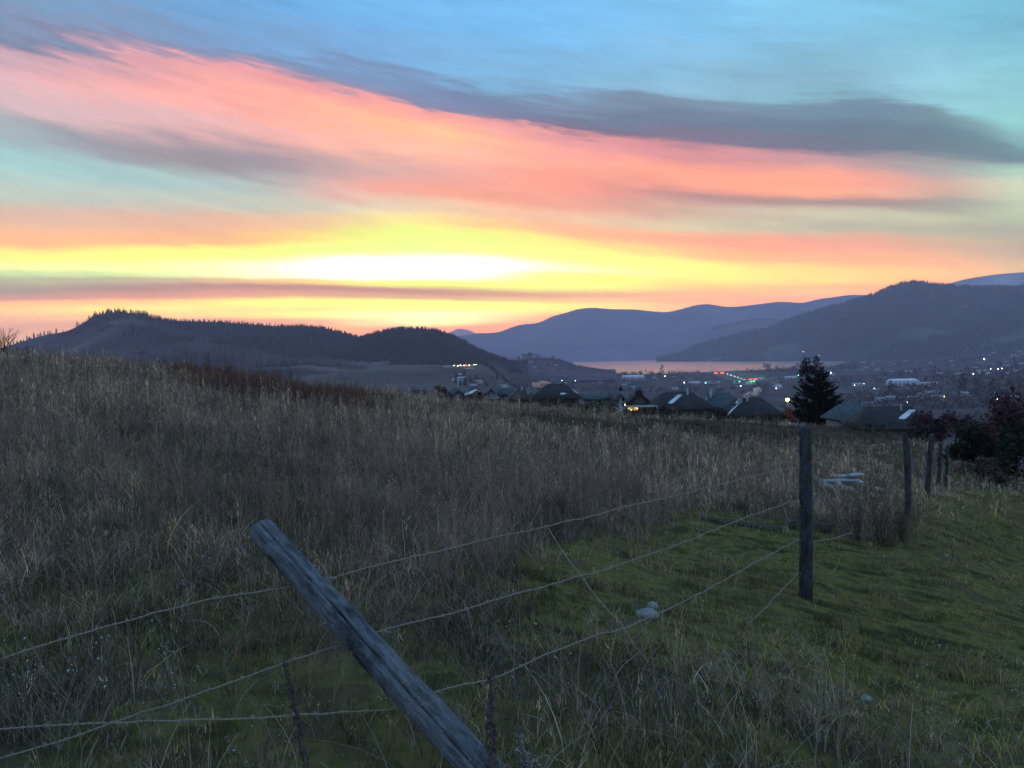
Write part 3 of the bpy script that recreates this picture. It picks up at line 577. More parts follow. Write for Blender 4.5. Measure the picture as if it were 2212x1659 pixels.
BAND1 = world_poly([(1330,898),(1500,908),(1700,922),(1920,940),(1960,962),(1700,955),(1500,945),(1380,928)])
BAND2 = world_poly([(1100,895),(1300,910),(1400,930),(1380,945),(1150,915)])
GREEN1 = world_poly([(1030,1290),(1150,1230),(1260,1210),(1240,1270),(1120,1300),(1050,1340)])
def mask(poly, X, Y, j=.6):
    s = np.clip(np.asarray(Y) / 10, .3, 4) * j
    return poly_mask(X + (fbm(X * 1.1, Y * 1.1, 91, 3) - .5) * s * 1.6, Y + (fbm(X * 1.1 + 50, Y * 1.1, 92, 3) - .5) * s * 1.6, poly)
def sample(dens, y0, y1, um=.72, seed=0):
    """scatter points over the visible fan of ground with dens(Y) plants per square metre"""
    r = np.random.default_rng(seed); q = np.linspace(y0, y1, 400); w = dens(q) * 2 * (um * q + .8); cdf = np.cumsum((w[1:] + w[:-1]) / 2 * np.diff(q)); n = int(cdf[-1]); cdf = np.concatenate([[0], cdf]) / cdf[-1]
    Y = np.interp(r.random(n), cdf, q); X = (r.random(n) * 2 - 1) * (um * Y + .8)
    return X, Y, r
STRAW, PALE, BROWN, RED, PURP, GREEN, YG, SAGE, DARK = [np.array(c) for c in ((.42,.36,.25), (.60,.54,.40), (.27,.21,.17), (.17,.09,.062), (.20,.155,.155), (.105,.135,.045), (.225,.205,.075), (.30,.33,.33), (.09,.075,.07))]
def pick(W_, cols, r):
    W_ = np.stack(W_, 1); W_ = np.maximum(W_, 0); W_ /= W_.sum(1, keepdims=True); k = (np.cumsum(W_, 1) > r.random(len(W_))[:, None]).argmax(1); return np.array(cols)[k]
def blades(X, Y, Z, h, w, lean, cb, ct, r, seg=3, curl=1.0, arc=None, lar=None):
    n = len(X); a = r.random(n) * 2 * math.pi if arc is None else arc; la = r.random(n) * 2 * math.pi if lar is None else lar
    s = np.linspace(0, 1, seg + 1); dx, dy = np.cos(la), np.sin(la)
    off = (lean * h)[:, None] * (s[None] ** (1 + .8 * curl)); zz = h[:, None] * s[None] * (1 - .35 * np.clip(lean, 0, 1.5)[:, None] * s[None])
    Px = X[:, None] + dx[:, None] * off; Py = Y[:, None] + dy[:, None] * off; Pz = Z[:, None] + zz
    ww = w[:, None] * (1 - .75 * s[None]) * .5; bx, by = np.cos(a)[:, None] * ww, np.sin(a)[:, None] * ww
    L_ = np.stack([Px - bx, Py - by, Pz], -1); R_ = np.stack([Px + bx, Py + by, Pz], -1)
    V = np.stack([L_, R_], 2).reshape(n, -1, 3); k = np.arange(n)[:, None] * (2 * (seg + 1))
    T = np.concatenate([np.stack([k + 2 * i, k + 2 * i + 1, k + 2 * i + 3, k + 2 * i, k + 2 * i + 3, k + 2 * i + 2], -1).reshape(-1, 3) for i in range(seg)])
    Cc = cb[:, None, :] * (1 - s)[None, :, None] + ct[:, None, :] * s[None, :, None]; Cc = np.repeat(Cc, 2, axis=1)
    return V.reshape(-1, 3), T, Cc.reshape(-1, 3)
def join(L):
    V, T, Cc, k = [], [], [], 0
    for v, t, c in L: V.append(v); T.append(t + k); Cc.append(c); k += len(v)
    return np.concatenate(V), np.concatenate(T), np.concatenate(Cc)
gme = bpy.data.objects['ground'].data; ca_ = gme.color_attributes.new('Col', 'FLOAT_COLOR', 'POINT'); _X, _Y, _Z = [q.ravel() for q in GROUND_ARGS]
_g = np.where(mask(LAWN, _X, _Y) & (_Y > 0), 1.0, np.clip((8 - _Y) / 5, 0, .75) * (fbm(_X * .9, _Y * .9, 77, 3) > .47)); _c = np.ones((len(_X), 4), np.float32); _c[:, :3] = _g[:, None]; ca_.data.foreach_set('color', _c.ravel())
grass_m = attr_mat('dry_grass_blades', .8, .4)
def meadow(dens, y0, y1, seed, wid, hs, seg=3, heads=0.0, lawn_h=.06):
    X, Y, r = sample(dens, y0, y1, seed=seed); n = len(X)
    nt2 = max(1, n // 34); ti = r.integers(0, nt2, n); tuft = r.random(n) < .62; rad = np.abs(r.normal(0, .055, n)) * (.8 + .25 * np.clip(Y[ti] / 8, 0, 4)); aa = r.random(n) * 6.283
    X = np.where(tuft, X[ti] + rad * np.cos(aa), X); Y = np.where(tuft, Y[ti] + rad * np.sin(aa), Y); th_ = np.where(tuft, (.35 + 1.25 * r.random(nt2)[ti] ** 1.5), .62); Z = ground(X, Y) - .01
    jx, jy = r.normal(0, .06, n) * Y ** .8, r.normal(0, .06, n) * Y ** .8; ln = mask(LAWN, X + jx, Y + jy * 1.6); br = mask(BRUSH, X, Y, .9) & (Y > 15); bd = (mask(BAND1, X, Y, .3) | mask(BAND2, X, Y, .3)) & (Y > 12)
    cl = fbm(X * 1.4, Y * 1.4, 11, 3); c2 = fbm(X * .35, Y * .35, 12, 3); c3 = fbm(X * .12 + 3, Y * .12, 13, 3); u = X / Y
    keep = r.random(n) < np.where(ln, 1.0, np.clip(.35 + 1.6 * (cl - .25), .15, 1)); X, Y, Z, ln, br, bd, cl, c2, c3, u, th_, aa, tuft, rad, ti_ = [q[keep] for q in (X, Y, Z, ln, br, bd, cl, c2, c3, u, th_, aa, tuft, rad, ti)]; n = len(X)
    clear = (((X - bc_.x - .1) / 1.3) ** 2 + ((Y - bc_.y + 1.1) / 2.0) ** 2 < 1)
    fary = np.clip((Y - 4) / 12, 0, 1); lefty = np.clip((.05 - u) / .3, 0, 1); lower = np.clip((7 - Y) / 3, 0, 1)
    mid = np.clip((Y - 4) / 3, 0, 1) * np.clip((34 - Y) / 12, 0, 1) * np.clip((.38 - u) / .2, 0, 1)
    cc = pick([(.4 + 1.0 * fary + (c2 - .5) * 7) * (1 - .55 * mid), .12 + .5 * fary * (u > .1) + (c3 - .5) * 4 + .5 * lower * (u > 0) + .5 * lefty * (cl > .55), .7 + .6 * fary - (c3 - .5) * 6 + .6 * mid, .06 + 1.2 * np.clip(c3 - .52, 0, 1) * 5 * (Y < 60), .4 + 7 * np.clip(.52 - c2, 0, 1) + .7 * lower + .5 * mid, 2.4 * lower * (c2 > .45) + .16 + .8 * mid * (c3 > .56), .25 * lower + .05 + 1.1 * lower * (u > 0) + .25 * lefty, .35 * lower + .05], [STRAW, PALE, BROWN, RED, PURP, GREEN, YG, SAGE], r)
    h = hs * (.4 + .8 * r.random(n)) * (.45 + 1.1 * cl) * (1 + .25 * fary) * (1 - .4 * np.clip((u - .12) / .35, 0, 1)) * np.where(lower > 0, 1 - .35 * lower, 1)
    h = h * th_
    l3 = fbm(X * .45, Y * 1.1, 37, 3); lc = pick([.8 + 3 * np.clip(.5 - l3, 0, 1), .5 + 4 * (l3 - .5), .42 + 3 * (fbm(X * .8, Y * .8, 33, 3) - .5), .16 + 2 * (c2 - .5)], [GREEN * 1.3, YG * 1.45, STRAW * .75, BROWN * .8], r)
    patch = np.clip(fbm(X * 2.1, Y * 3.2, 35, 3) * 7 - 2.8, .25, 2.8)
    cc = np.where(ln[:, None], lc, cc); h = np.where(ln, lawn_h * (.5 + r.random(n)) * (.6 + .9 * patch), h)
    cc = np.where(br[:, None], np.where(r.random(n)[:, None] < .75, RED * .8, DARK), cc); h = np.where(br, h * 1.8, h)
    h = np.where(clear, h * .13, h)
    cc = np.where(bd[:, None], np.where(r.random(n)[:, None] < .7, PURP * .45, GREEN * .45), cc); h = np.where(bd, h * .6, h)
    cc = cc * np.array([1.08, 1.0, .93]) * ((.3 + 1.5 * r.random(n) ** 1.3) * (.6 + .8 * r.random(nt2)[ti_] * tuft + .4 * ~tuft) * (1 - .22 * lower * ~ln) * np.clip(.25 + 1.5 * fbm(X * 1.1 + 7, Y * 1.1, 55, 3), .45, 1.5))[:, None]
    w = wid * (.6 + .9 * r.random(n)) * np.clip(Y / y0, 1, 9) ** .75 * np.where(ln, .8, 1)
    lean = np.abs(r.normal(0, .5, n)) * (1 + .5 * fary) + .08 + np.where(tuft, rad * 3, 0)
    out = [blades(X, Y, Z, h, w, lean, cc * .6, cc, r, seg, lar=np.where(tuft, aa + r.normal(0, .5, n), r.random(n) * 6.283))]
    if heads:
        k = np.where((~ln) & (r.random(n) < heads) & (cc[:, 0] > cc[:, 1] * .98))[0]
        if len(k):
            m = 5; kk = np.repeat(k, m); q = np.tile(np.linspace(.72, 1.0, m), len(k)); hh_ = h[kk] * 1.25
            sx_ = X[kk] + r.normal(0, .012, len(kk)); sy_ = Y[kk] + r.normal(0, .012, len(kk)); sz_ = Z[kk] + hh_ * q
            out.append(blades(sx_, sy_, sz_, (.018 + .03 * r.random(len(kk))) * np.clip(Y[kk] / 9, 1, 2.2), w[kk] * .8, r.random(len(kk)) * .7, cc[kk] * .9, cc[kk] * 1.1, r, 1))
            out.append(blades(X[k], Y[k], Z[k], h[k] * 1.25, w[k] * .5, .06 + 0 * k, cc[k] * .8, cc[k], r, 2))
    return out
parts = []
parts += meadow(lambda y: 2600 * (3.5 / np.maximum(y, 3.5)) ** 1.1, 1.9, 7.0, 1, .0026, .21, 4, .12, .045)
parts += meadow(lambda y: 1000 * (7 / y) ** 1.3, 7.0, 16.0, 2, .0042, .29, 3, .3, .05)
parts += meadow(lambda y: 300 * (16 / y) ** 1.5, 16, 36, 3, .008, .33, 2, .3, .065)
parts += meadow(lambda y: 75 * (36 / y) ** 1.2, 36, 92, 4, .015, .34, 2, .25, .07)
X, Y, r = sample(lambda y: 70 * (3 / y) ** 1.2, 2.2, 9.0, seed=6); k = (~mask(LAWN, X, Y)) | (r.random(len(X)) < .14); X, Y = X[k], Y[k]; n = len(X)
u = X / Y; k = (r.random(n) < np.clip(.25 + (u > -.02) * .6, 0, 1)); X, Y = X[k], Y[k]; n = len(X); h = r.uniform(.16, .42, n); cc = np.array([PALE, YG * 1.3, STRAW, SAGE])[r.integers(0, 4, n)] * r.uniform(.6, 1.1, n)[:, None]
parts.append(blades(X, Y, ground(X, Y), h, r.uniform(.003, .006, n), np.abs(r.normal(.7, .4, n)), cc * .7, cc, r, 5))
V, T, Cc = join(parts); print('grass tris', len(T))
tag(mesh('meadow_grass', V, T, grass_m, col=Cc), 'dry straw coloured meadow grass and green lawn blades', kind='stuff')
# ---------------------------------------------------------------- dead weeds
weed_m = attr_mat('dead_weed', .9, .1)
def weed_proto(seed, h=.6, nb=7, heads=26, sw=.0028, hw_=.008, spread=.45, c1=BROWN, c2=PURP):
    r = np.random.default_rng(seed); V, T, Cc = [], [], []; k = 0
    def stick(a, b_, wa, wb, c):
        nonlocal k
        d = b_ - a; p = np.cross(d, r.normal(size=3)); p /= np.linalg.norm(p) + 1e-9; q = np.cross(d, p); q /= np.linalg.norm(q) + 1e-9
        for j, (pt, w_) in enumerate(((a, wa), (b_, wb))):
            for t in range(3): V.append(pt + w_ * (p * math.cos(t * 2.094) + q * math.sin(t * 2.094))); Cc.append(c)
        for t in range(3):
            t2 = (t + 1) % 3; T.append((k + t, k + t2, k + 3 + t2)); T.append((k + t, k + 3 + t2, k + 3 + t))
        k += 6
    def head(p, s, c):
        nonlocal k
        A = r.normal(size=(4, 3)); A /= np.linalg.norm(A, axis=1)[:, None]
        for q in A: V.append(p + q * s * r.uniform(.6, 1.3)); Cc.append(c)
        for f_ in ((0, 1, 2), (0, 2, 3), (0, 3, 1), (1, 3, 2)): T.append(tuple(k + i for i in f_))
        k += 4
    P0 = np.zeros(3); n = 6; stem = [P0]
    dr = np.array([r.normal(0, .1), r.normal(0, .1), 1.0])
    for i in range(n): stem.append(stem[-1] + (dr + r.normal(0, .12, 3) * (1, 1, .2)) * h / n)
    for i in range(n): stick(stem[i], stem[i + 1], sw * (1 - i / n * .6), sw * (1 - (i + 1) / n * .6), c1)
    tips = [stem[-1]]
    for b_ in range(nb):
        i = r.integers(2, n); a = stem[i]; an = r.random() * 6.28; L_ = h * spread * r.uniform(.4, 1); d = np.array([math.cos(an) * .8, math.sin(an) * .8, r.uniform(.5, 1.3)]); d /= np.linalg.norm(d)
        m = a + d * L_ * .5; e = m + (d + (0, 0, .4)) * L_ * .45; stick(a, m, sw * .6, sw * .45, c1); stick(m, e, sw * .45, sw * .3, c1); tips.append(e)
        for _ in range(3):
            d2 = d + r.normal(0, .5, 3); f_ = m + (e - m) * r.random(); g_ = f_ + d2 * L_ * .3; stick(f_, g_, sw * .3, sw * .2, c1); tips.append(g_)
    for j in range(heads):
        t = tips[r.integers(0, len(tips))] + r.normal(0, h * .035, 3); head(t, hw_ * r.uniform(.6, 1.4), c2 * r.uniform(.6, 1.5))
    return np.array(V), np.array(T), np.array(Cc)
protos = [weed_proto(s, .5 + .12 * (s % 4), 8 + s % 3, 34, .0022, .0075, .6, BROWN * .8, [PURP, BROWN, SAGE, DARK][s % 4]) for s in range(10)]
far_protos = [weed_proto(40 + s, .75, 4, 22, .006, .022, .45, BROWN * .8, [PURP, BROWN, DARK, RED][s % 4]) for s in range(6)]
def scatter_weeds(X, Y, protos, r, size, tint):
    out = []; Z = ground(X, Y) - .01; an = r.random(len(X)) * 6.28; s = size * r.uniform(.6, 1.3, len(X)); k = r.integers(0, len(protos), len(X))
    for p, (V, T, Cc) in enumerate(protos):
        i = np.where(k == p)[0]
        if not len(i): continue
        ca, sa = np.cos(an[i])[:, None], np.sin(an[i])[:, None]
        W_ = np.stack([(V[:, 0] * ca - V[:, 1] * sa) * s[i][:, None] + X[i][:, None], (V[:, 0] * sa + V[:, 1] * ca) * s[i][:, None] + Y[i][:, None], V[:, 2] * s[i][:, None] + Z[i][:, None]], -1)
        TT = (T[None] + (np.arange(len(i)) * len(V))[:, None, None]).reshape(-1, 3); CC = (Cc[None] * tint[i][:, None, :]).reshape(-1, 3)
        out.append((W_.reshape(-1, 3), TT, CC))
    return out
parts = []
for (dens, y0, y1, seed, pr, size) in ((lambda y: 42 * (3 / y) ** .8, 2.4, 7.5, 21, protos, .55), (lambda y: 15 * (7.5 / y) ** .8, 7.5, 17, 22, protos, .75), (lambda y: 4.5 * (17 / y), 17, 60, 23, far_protos, .68)):
    X, Y, r = sample(dens, y0, y1, seed=seed); c = fbm(X * .5, Y * .5, 44, 3)
    k = (~mask(LAWN, X, Y)) & (r.random(len(X)) < np.clip((c - .32) * 4, .08, 1) * np.where((X / Y > .02) & (Y < 6), .4, 1)) & ~((np.abs(X - (0.12 - (Y - 2.74) * .95)) < .35) & (Y < 3.0)); X, Y = X[k], Y[k]
    tint = np.ones((len(X), 3)) * r.uniform(.7, 1.4, len(X))[:, None]; cool = (fbm(X * .7 + 9, Y * .7, 45, 2) > .52)[:, None] & (Y < 6)[:, None]; tint = np.where(cool, tint * (1.1, 1.35, 1.4), tint)
    parts += scatter_weeds(X, Y, pr, r, size, tint)
V, T, Cc = join(parts); print('weed tris', len(T))
tag(mesh('dry_weeds', V, T, weed_m, col=Cc), 'dead brown and purple weeds with seed heads through the meadow', kind='stuff')
# ---------------------------------------------------------------- plants that stand out one by one
def plant_mesh(name, V, T, Cc, loc, label, cat='plant', group=None, mat=None):
    o = mesh(name, V, T, mat or weed_m, col=Cc); o.location = loc; return tag(o, label, cat, group)
def twigs(seed, n, h, r0, spread, c, fork=3, levels=3, droop=0.0, tipc=None):
    """a bare shrub: forking stems as tapered prisms"""
    r = np.random.default_rng(seed); V, T, Cc = [], [], []
    def seg(a, b_, wa, wb, col):
        k = len(V); d = b_ - a; p = np.cross(d, r.normal(size=3)); p /= np.linalg.norm(p) + 1e-9; q = np.cross(d, p); q /= np.linalg.norm(q) + 1e-9
        for pt, w_ in ((a, wa), (b_, wb)):
            for t in range(3): V.append(pt + w_ * (p * math.cos(t * 2.094) + q * math.sin(t * 2.094))); Cc.append(col)
        for t in range(3):
            t2 = (t + 1) % 3; T.append((k + t, k + t2, k + 3 + t2)); T.append((k + t, k + 3 + t2, k + 3 + t))
    def grow(a, d, L_, w_, lev):
        m = 4; p = a
        for i in range(m):
            d2 = d + r.normal(0, .13, 3) + np.array([0, 0, .05 - droop]); d2 /= np.linalg.norm(d2); q = p + d2 * L_ / m
            seg(p, q, w_ * (1 - i / m * .5), w_ * (1 - (i + 1) / m * .5), c * r.uniform(.75, 1.25)); p, d = q, d2
            if lev > 0 and i > 0:
                for _ in range(fork if i == m - 1 else 1):
                    e = d + r.normal(0, .45, 3); e /= np.linalg.norm(e); grow(p, e, L_ * r.uniform(.4, .65), w_ * .5, lev - 1)
    for i in range(n):
        an = r.random() * 6.28; s = spread * r.random(); d = np.array([math.cos(an) * s, math.sin(an) * s, 1.0]); d /= np.linalg.norm(d)
        grow(np.array([r.normal(0, h * .05), r.normal(0, h * .05), -.03]), d, h * r.uniform(.45, .7), r0, levels - 1)
    return np.array(V), np.array(T), np.array(Cc)
SG = 'bare brown shrubs by the fence'
for (x, y, h, n, sd, sp_, lab, Yf) in [
    (1905, 1180, .85, 40, 1, .75, 'largest bare brown shrub, in front of the crooked post', 1), (1850, 1168, .62, 26, 2, .8, 'wide sprawling bare shrub left of the largest one', 1),
    (1950, 1175, .55, 26, 3, .5, 'small dense reddish shrub at the foot of the crooked post', 1), (1790, 1150, .42, 10, 4, .9, 'low thin bare shrub just right of the tall post', 1)]:
    p = hit(x, y, 4); V, T, Cc = twigs(sd, n, h, .0042, sp_, np.array([.10, .065, .055]), 2, 3); plant_mesh('bare_shrub', V, T, Cc, p, lab, 'shrub', SG)
p = hit(1612, 1128, 4); V, T, Cc = twigs(12, 2, .66, .008, .12, np.array([.07, .055, .05]), 2, 2); plant_mesh('dead_weed', V, T, Cc, p, 'thin dark upright dead stem standing by the long log', 'dead plant')
p = hit(1200, 1175, 3); V, T, Cc = twigs(13, 16, .34, .004, .8, np.array([.09, .06, .06]), 3, 3); plant_mesh('dark_weed', V, T, Cc, p, 'dark bushy dead weed beside the topmost wire', 'dead plant')
p = hit(1215, 1125, 3); V, T, Cc = twigs(14, 16, .42, .005, .7, np.array([.09, .055, .055]), 3, 3); plant_mesh('dark_weed', V, T, Cc, p, 'dark bushy dead weed farther back above the topmost wire', 'dead plant')
pr_ = hit(2330, 1215, 3); V, T, Cc = twigs(15, 6, 1.15, .011, 1.0, np.array([.06, .045, .045]), 2, 3); plant_mesh('bare_branch_shrub', V, T, Cc, pr_, 'bare dark branches reaching in at the right edge of the lawn', 'shrub')
p = hit(8, 752, 20) or at(8, 752, 62); V, T, Cc = twigs(16, 12, 1.9, .03, .55, np.array([.08, .06, .05]), 2, 3); plant_mesh('bare_bush', V, T, Cc, Vector((at(10, 750, 58).x, 58, gz(at(10, 750, 58).x, 58))), 'bare twiggy bush on the skyline at the far left of the meadow', 'shrub')
V, T, Cc = twigs(17, 8, .9, .02, .7, np.array([.08, .06, .05]), 2, 3); plant_mesh('bare_bush', V, T, Cc, Vector((at(62, 750, 58).x, 58, gz(at(62, 750, 58).x, 58))), 'smaller bare bush just right of the twiggy skyline bush', 'shrub')
# tall mullein stalk in front of the foot of the leaning post
def stalk(base, top, n, rad, c, seed, leaf=.03):
    r = np.random.default_rng(seed); b0 = np.array(base); d = np.array(top) - b0; V, T, Cc = twigs(seed, 1, .01, .001, 0, c, 1, 1); V, T, Cc = list(V * 0), [], list(Cc)
    L_ = np.linalg.norm(d); k = len(V); m = 24; cen = [d * i / m + r.normal(0, .004, 3) for i in range(m + 1)]
    for i, p_ in enumerate(cen):
        for t in range(5): V.append(p_ + rad * (1 - .5 * i / m) * np.array([math.cos(t * 1.257), math.sin(t * 1.257), 0])); Cc.append(c * .8)
    for i in range(m):
        for t in range(5):
            t2 = (t + 1) % 5; a, b_, e, f_ = k + i * 5 + t, k + i * 5 + t2, k + (i + 1) * 5 + t2, k + (i + 1) * 5 + t; T += [(a, b_, e), (a, e, f_)]
    for j in range(n):
        s = r.random() ** .7; p_ = d * (.25 + .75 * s); an = r.random() * 6.28; o_ = np.array([math.cos(an), math.sin(an), r.uniform(-.6, .9)]); w_ = leaf * r.uniform(.5, 1.2) * (1.15 - .6 * s); q = len(V)
        V += [p_ + o_ * rad * .5, p_ + o_ * w_ + np.array([0, 0, w_ * .3]), p_ + o_ * w_ * .7 + r.normal(0, w_ * .5, 3)]; Cc += [c * r.uniform(.5, 1.6)] * 3; T.append((q, q + 1, q + 2))
    return np.array(V), np.array(T), np.array(Cc)
for (bx_, by_, tx, ty, Y, lab, cc_, lf) in [(1062, 1700, 1059, 1452, 2.35, 'tall dark dry mullein stalk beside the foot of the leaning post', np.array([.10, .085, .085]), .022),
     (690, 1700, 615, 1425, 2.7, 'thin dark dry stalk left of the leaning post, crossing the second wire', np.array([.08, .065, .065]), .016)]:
    p = at(bx_, by_, Y); z = gz(p.x, Y); base = Vector((p.x, Y, z - .02)); tp = at(tx, ty, Y); V, T, Cc = stalk(base, tp, 520, .005, cc_, int(bx_), lf); plant_mesh('dry_stalk', V, T, Cc, base, lab, 'dead plant')
# pale downy seed plants
def fluffy(px, py, n, sp_, lab, seed, h=.35, w_=.006, name='downy_seed_plant'):
    p = hit(px, py, 2.2); r = np.random.default_rng(seed); V, T, Cc = twigs(seed, 6, h, .0028, .9, np.array([.13, .11, .1]), 2, 2); V, T, Cc = list(V), list(T), list(Cc); nt_ = len(V) // 6
    for j in range(n):
        ti = int(r.integers(nt_ // 3, nt_)) * 6 + 3; q = V[ti]; e = q + r.normal(0, sp_, 3); k = len(V)
        for z_ in (.0, .7, 1.0): V.append(e + r.normal(0, w_, 3) * (z_ + .3)); Cc.append(np.array([.34, .34, .33]) * r.uniform(.5, 1.2))
        T.append((k, k + 1, k + 2)); T.append((ti, k, k + 1)) 
    plant_mesh(name, np.array(V), np.array(T), np.array(Cc), p, lab, 'plant', 'pale downy seed plants')
fluffy(490, 1235, 160, .014, 'pale downy plant just left of the top of the leaning post', 31, .34, .009)
fluffy(405, 1290, 60, .01, 'small pale tuft below the downy plant by the leaning post', 32, .16, .008)
fluffy(1300, 1135, 50, .016, 'white specked plant behind the topmost wire, left of its neighbours', 33, .38, .009)
fluffy(1365, 1130, 60, .016, 'white specked plant second of the row behind the topmost wire', 34, .42, .009)
fluffy(1440, 1130, 60, .016, 'white specked plant third of the row behind the topmost wire', 35, .42, .009)
fluffy(1480, 1125, 40, .016, 'white specked plant nearest the long log', 36, .38, .009)

fluffy(1152, 1700, 150, .012, 'pale downy sprig at the bottom of the picture, right of the leaning post', 51, .24, .006)
# ---------------------------------------------------------------- forest on the hills (nobody could count it)
def tri_cloud(r, n, f):
    """n leaf triangles; f(r, n) -> centres and sizes"""
    c, s, col = f(r, n); a = r.normal(size=(n, 3, 3)) * s[:, None, None]; V = c[:, None] + a
    return V.reshape(-1, 3), np.arange(n * 3).reshape(-1, 3), np.repeat(col, 3, 0)
def cones(P, h, w, r, col, k=5):
    n = len(P); th = np.arange(k) * 2 * math.pi / k; an = r.random(n)[:, None] * 6.28 + th[None]
    rad = w[:, None] * r.uniform(.6, 1.3, (n, k)); zz = h[:, None] * r.uniform(.0, .3, (n, k))
    ring = np.stack([P[:, 0, None] + rad * np.cos(an), P[:, 1, None] + rad * np.sin(an), P[:, 2, None] + zz - h[:, None] * .1], -1)
    tip = (P + np.stack([r.normal(0, .05, n) * h, r.normal(0, .05, n) * h, h], 1))[:, None]
    V = np.concatenate([ring, tip], 1).reshape(-1, 3); b_ = np.arange(n)[:, None] * (k + 1); j = np.arange(k)
    T = np.stack([b_ + j, b_ + (j + 1) % k, b_ + k + 0 * j], -1).reshape(-1, 3)
    return V, T, np.repeat(col, k + 1, 0)
tree_m = attr_mat('foliage', 1.0, 0.0, .02)
def forest(name, hname, n, seed, h, col, label, t0=0, t1=1, f=None):
    P = hill_points(hname, n, seed, t0, t1, f); r = np.random.default_rng(seed); m = len(P); hh = h * r.uniform(.5, 1.3, m)
    c = np.array(col)[None] * r.uniform(.5, 1.6, m)[:, None]; V, T, Cc = cones(P, hh, hh * .24, r, c, 4)
    tag(mesh(name, V, T, tree_m, col=Cc), label, kind='stuff')
fm = lambda s, sc2, th: (lambda P, t, r: (fbm(P[:, 0] * sc2, P[:, 1] * sc2, s, 4) + .25 * (1 - t) + r.normal(0, .03, len(P))) > th)
def left_f(P, t, r):
    f = P @ _f; X = 1106 + F * (P @ _r) / f; Yp = 829.5 - F * (P @ _u) / f
    edge = np.interp(X, [0, 230, 330, 400, 480, 600, 700, 830, 1100], [700, 690, 696, 712, 744, 766, 775, 779, 781]) + (fbm(P[:, 0] * .01, P[:, 1] * .01, 5, 4) - .5) * 26 + r.normal(0, 2, len(P))
    spots = (fbm(P[:, 0] * .007, P[:, 1] * .007, 6, 4) > .60) & (r.random(len(P)) < .5)
    return (Yp < edge) | spots
forest('left_hill_forest', 'left_hill', 34000, 1, 10, (.030, .032, .026), 'dark pine forest on the left hill', f=left_f)
forest('forested_hill_trees', 'forested_hill', 14000, 2, 11, (.028, .028, .024), 'dense dark pine forest on the hill before the glow', f=left_f)
forest('mountain_forest', 'right_mountain', 30000, 3, 24, (.035, .042, .035), 'sparse forest over the right mountain', f=fm(4, .0022, .5))
forest('knoll_trees', 'town_knoll', 2500, 4, 12, (.08, .07, .08), 'bare trees over the low knoll', t1=.8)
# woods of the valley floor: one mass
def valley_woods(name, n, seed, y0, y1, hgt, label, thr, umax=.72, umin=-.12):
    r = np.random.default_rng(seed); Y = y0 * (y1 / y0) ** r.random(n); X = r.uniform(umin, umax, n) * Y; Z = ground(X, Y)
    c = fbm(X * .004, Y * .002, seed, 4) + r.normal(0, .04, n); k = (c > thr) & (Z > WZ + .6) & ~((X / Y > .235) & (X / Y < .31) & (Y > 2300) & (Y < 3500)); X, Y, Z = X[k], Y[k], Z[k]; m = len(X)
    h = hgt * r.uniform(.5, 1.3, m); q = 9; ce = np.repeat(np.stack([X, Y, Z + h * .5], 1), q, 0); hh = np.repeat(h, q)
    off = r.normal(size=(m * q, 3)) * (np.stack([hh * .3, hh * .3, hh * .28], 1)); V = (ce + off)[:, None] + r.normal(size=(m * q, 3, 3)) * (hh * .22)[:, None, None]
    base = np.array([(.055, .042, .048), (.04, .036, .034), (.028, .036, .026), (.075, .055, .04)])[r.integers(0, 4, m)] * r.uniform(.6, 1.5, m)[:, None]
    Cc = np.repeat(np.repeat(base, q, 0), 3, 0)
    tag(mesh(name, V.reshape(-1, 3), np.arange(m * q * 3).reshape(-1, 3), tree_m, col=Cc), label, kind='stuff')
valley_woods('valley_woods', 9000, 11, 650, 5200, 9, 'bare woods and hedges across the valley floor', .46)
valley_woods('shore_woods', 1500, 12, 3300, 4500, 12, 'line of bare trees along the lake shore', .3, .42, .03)
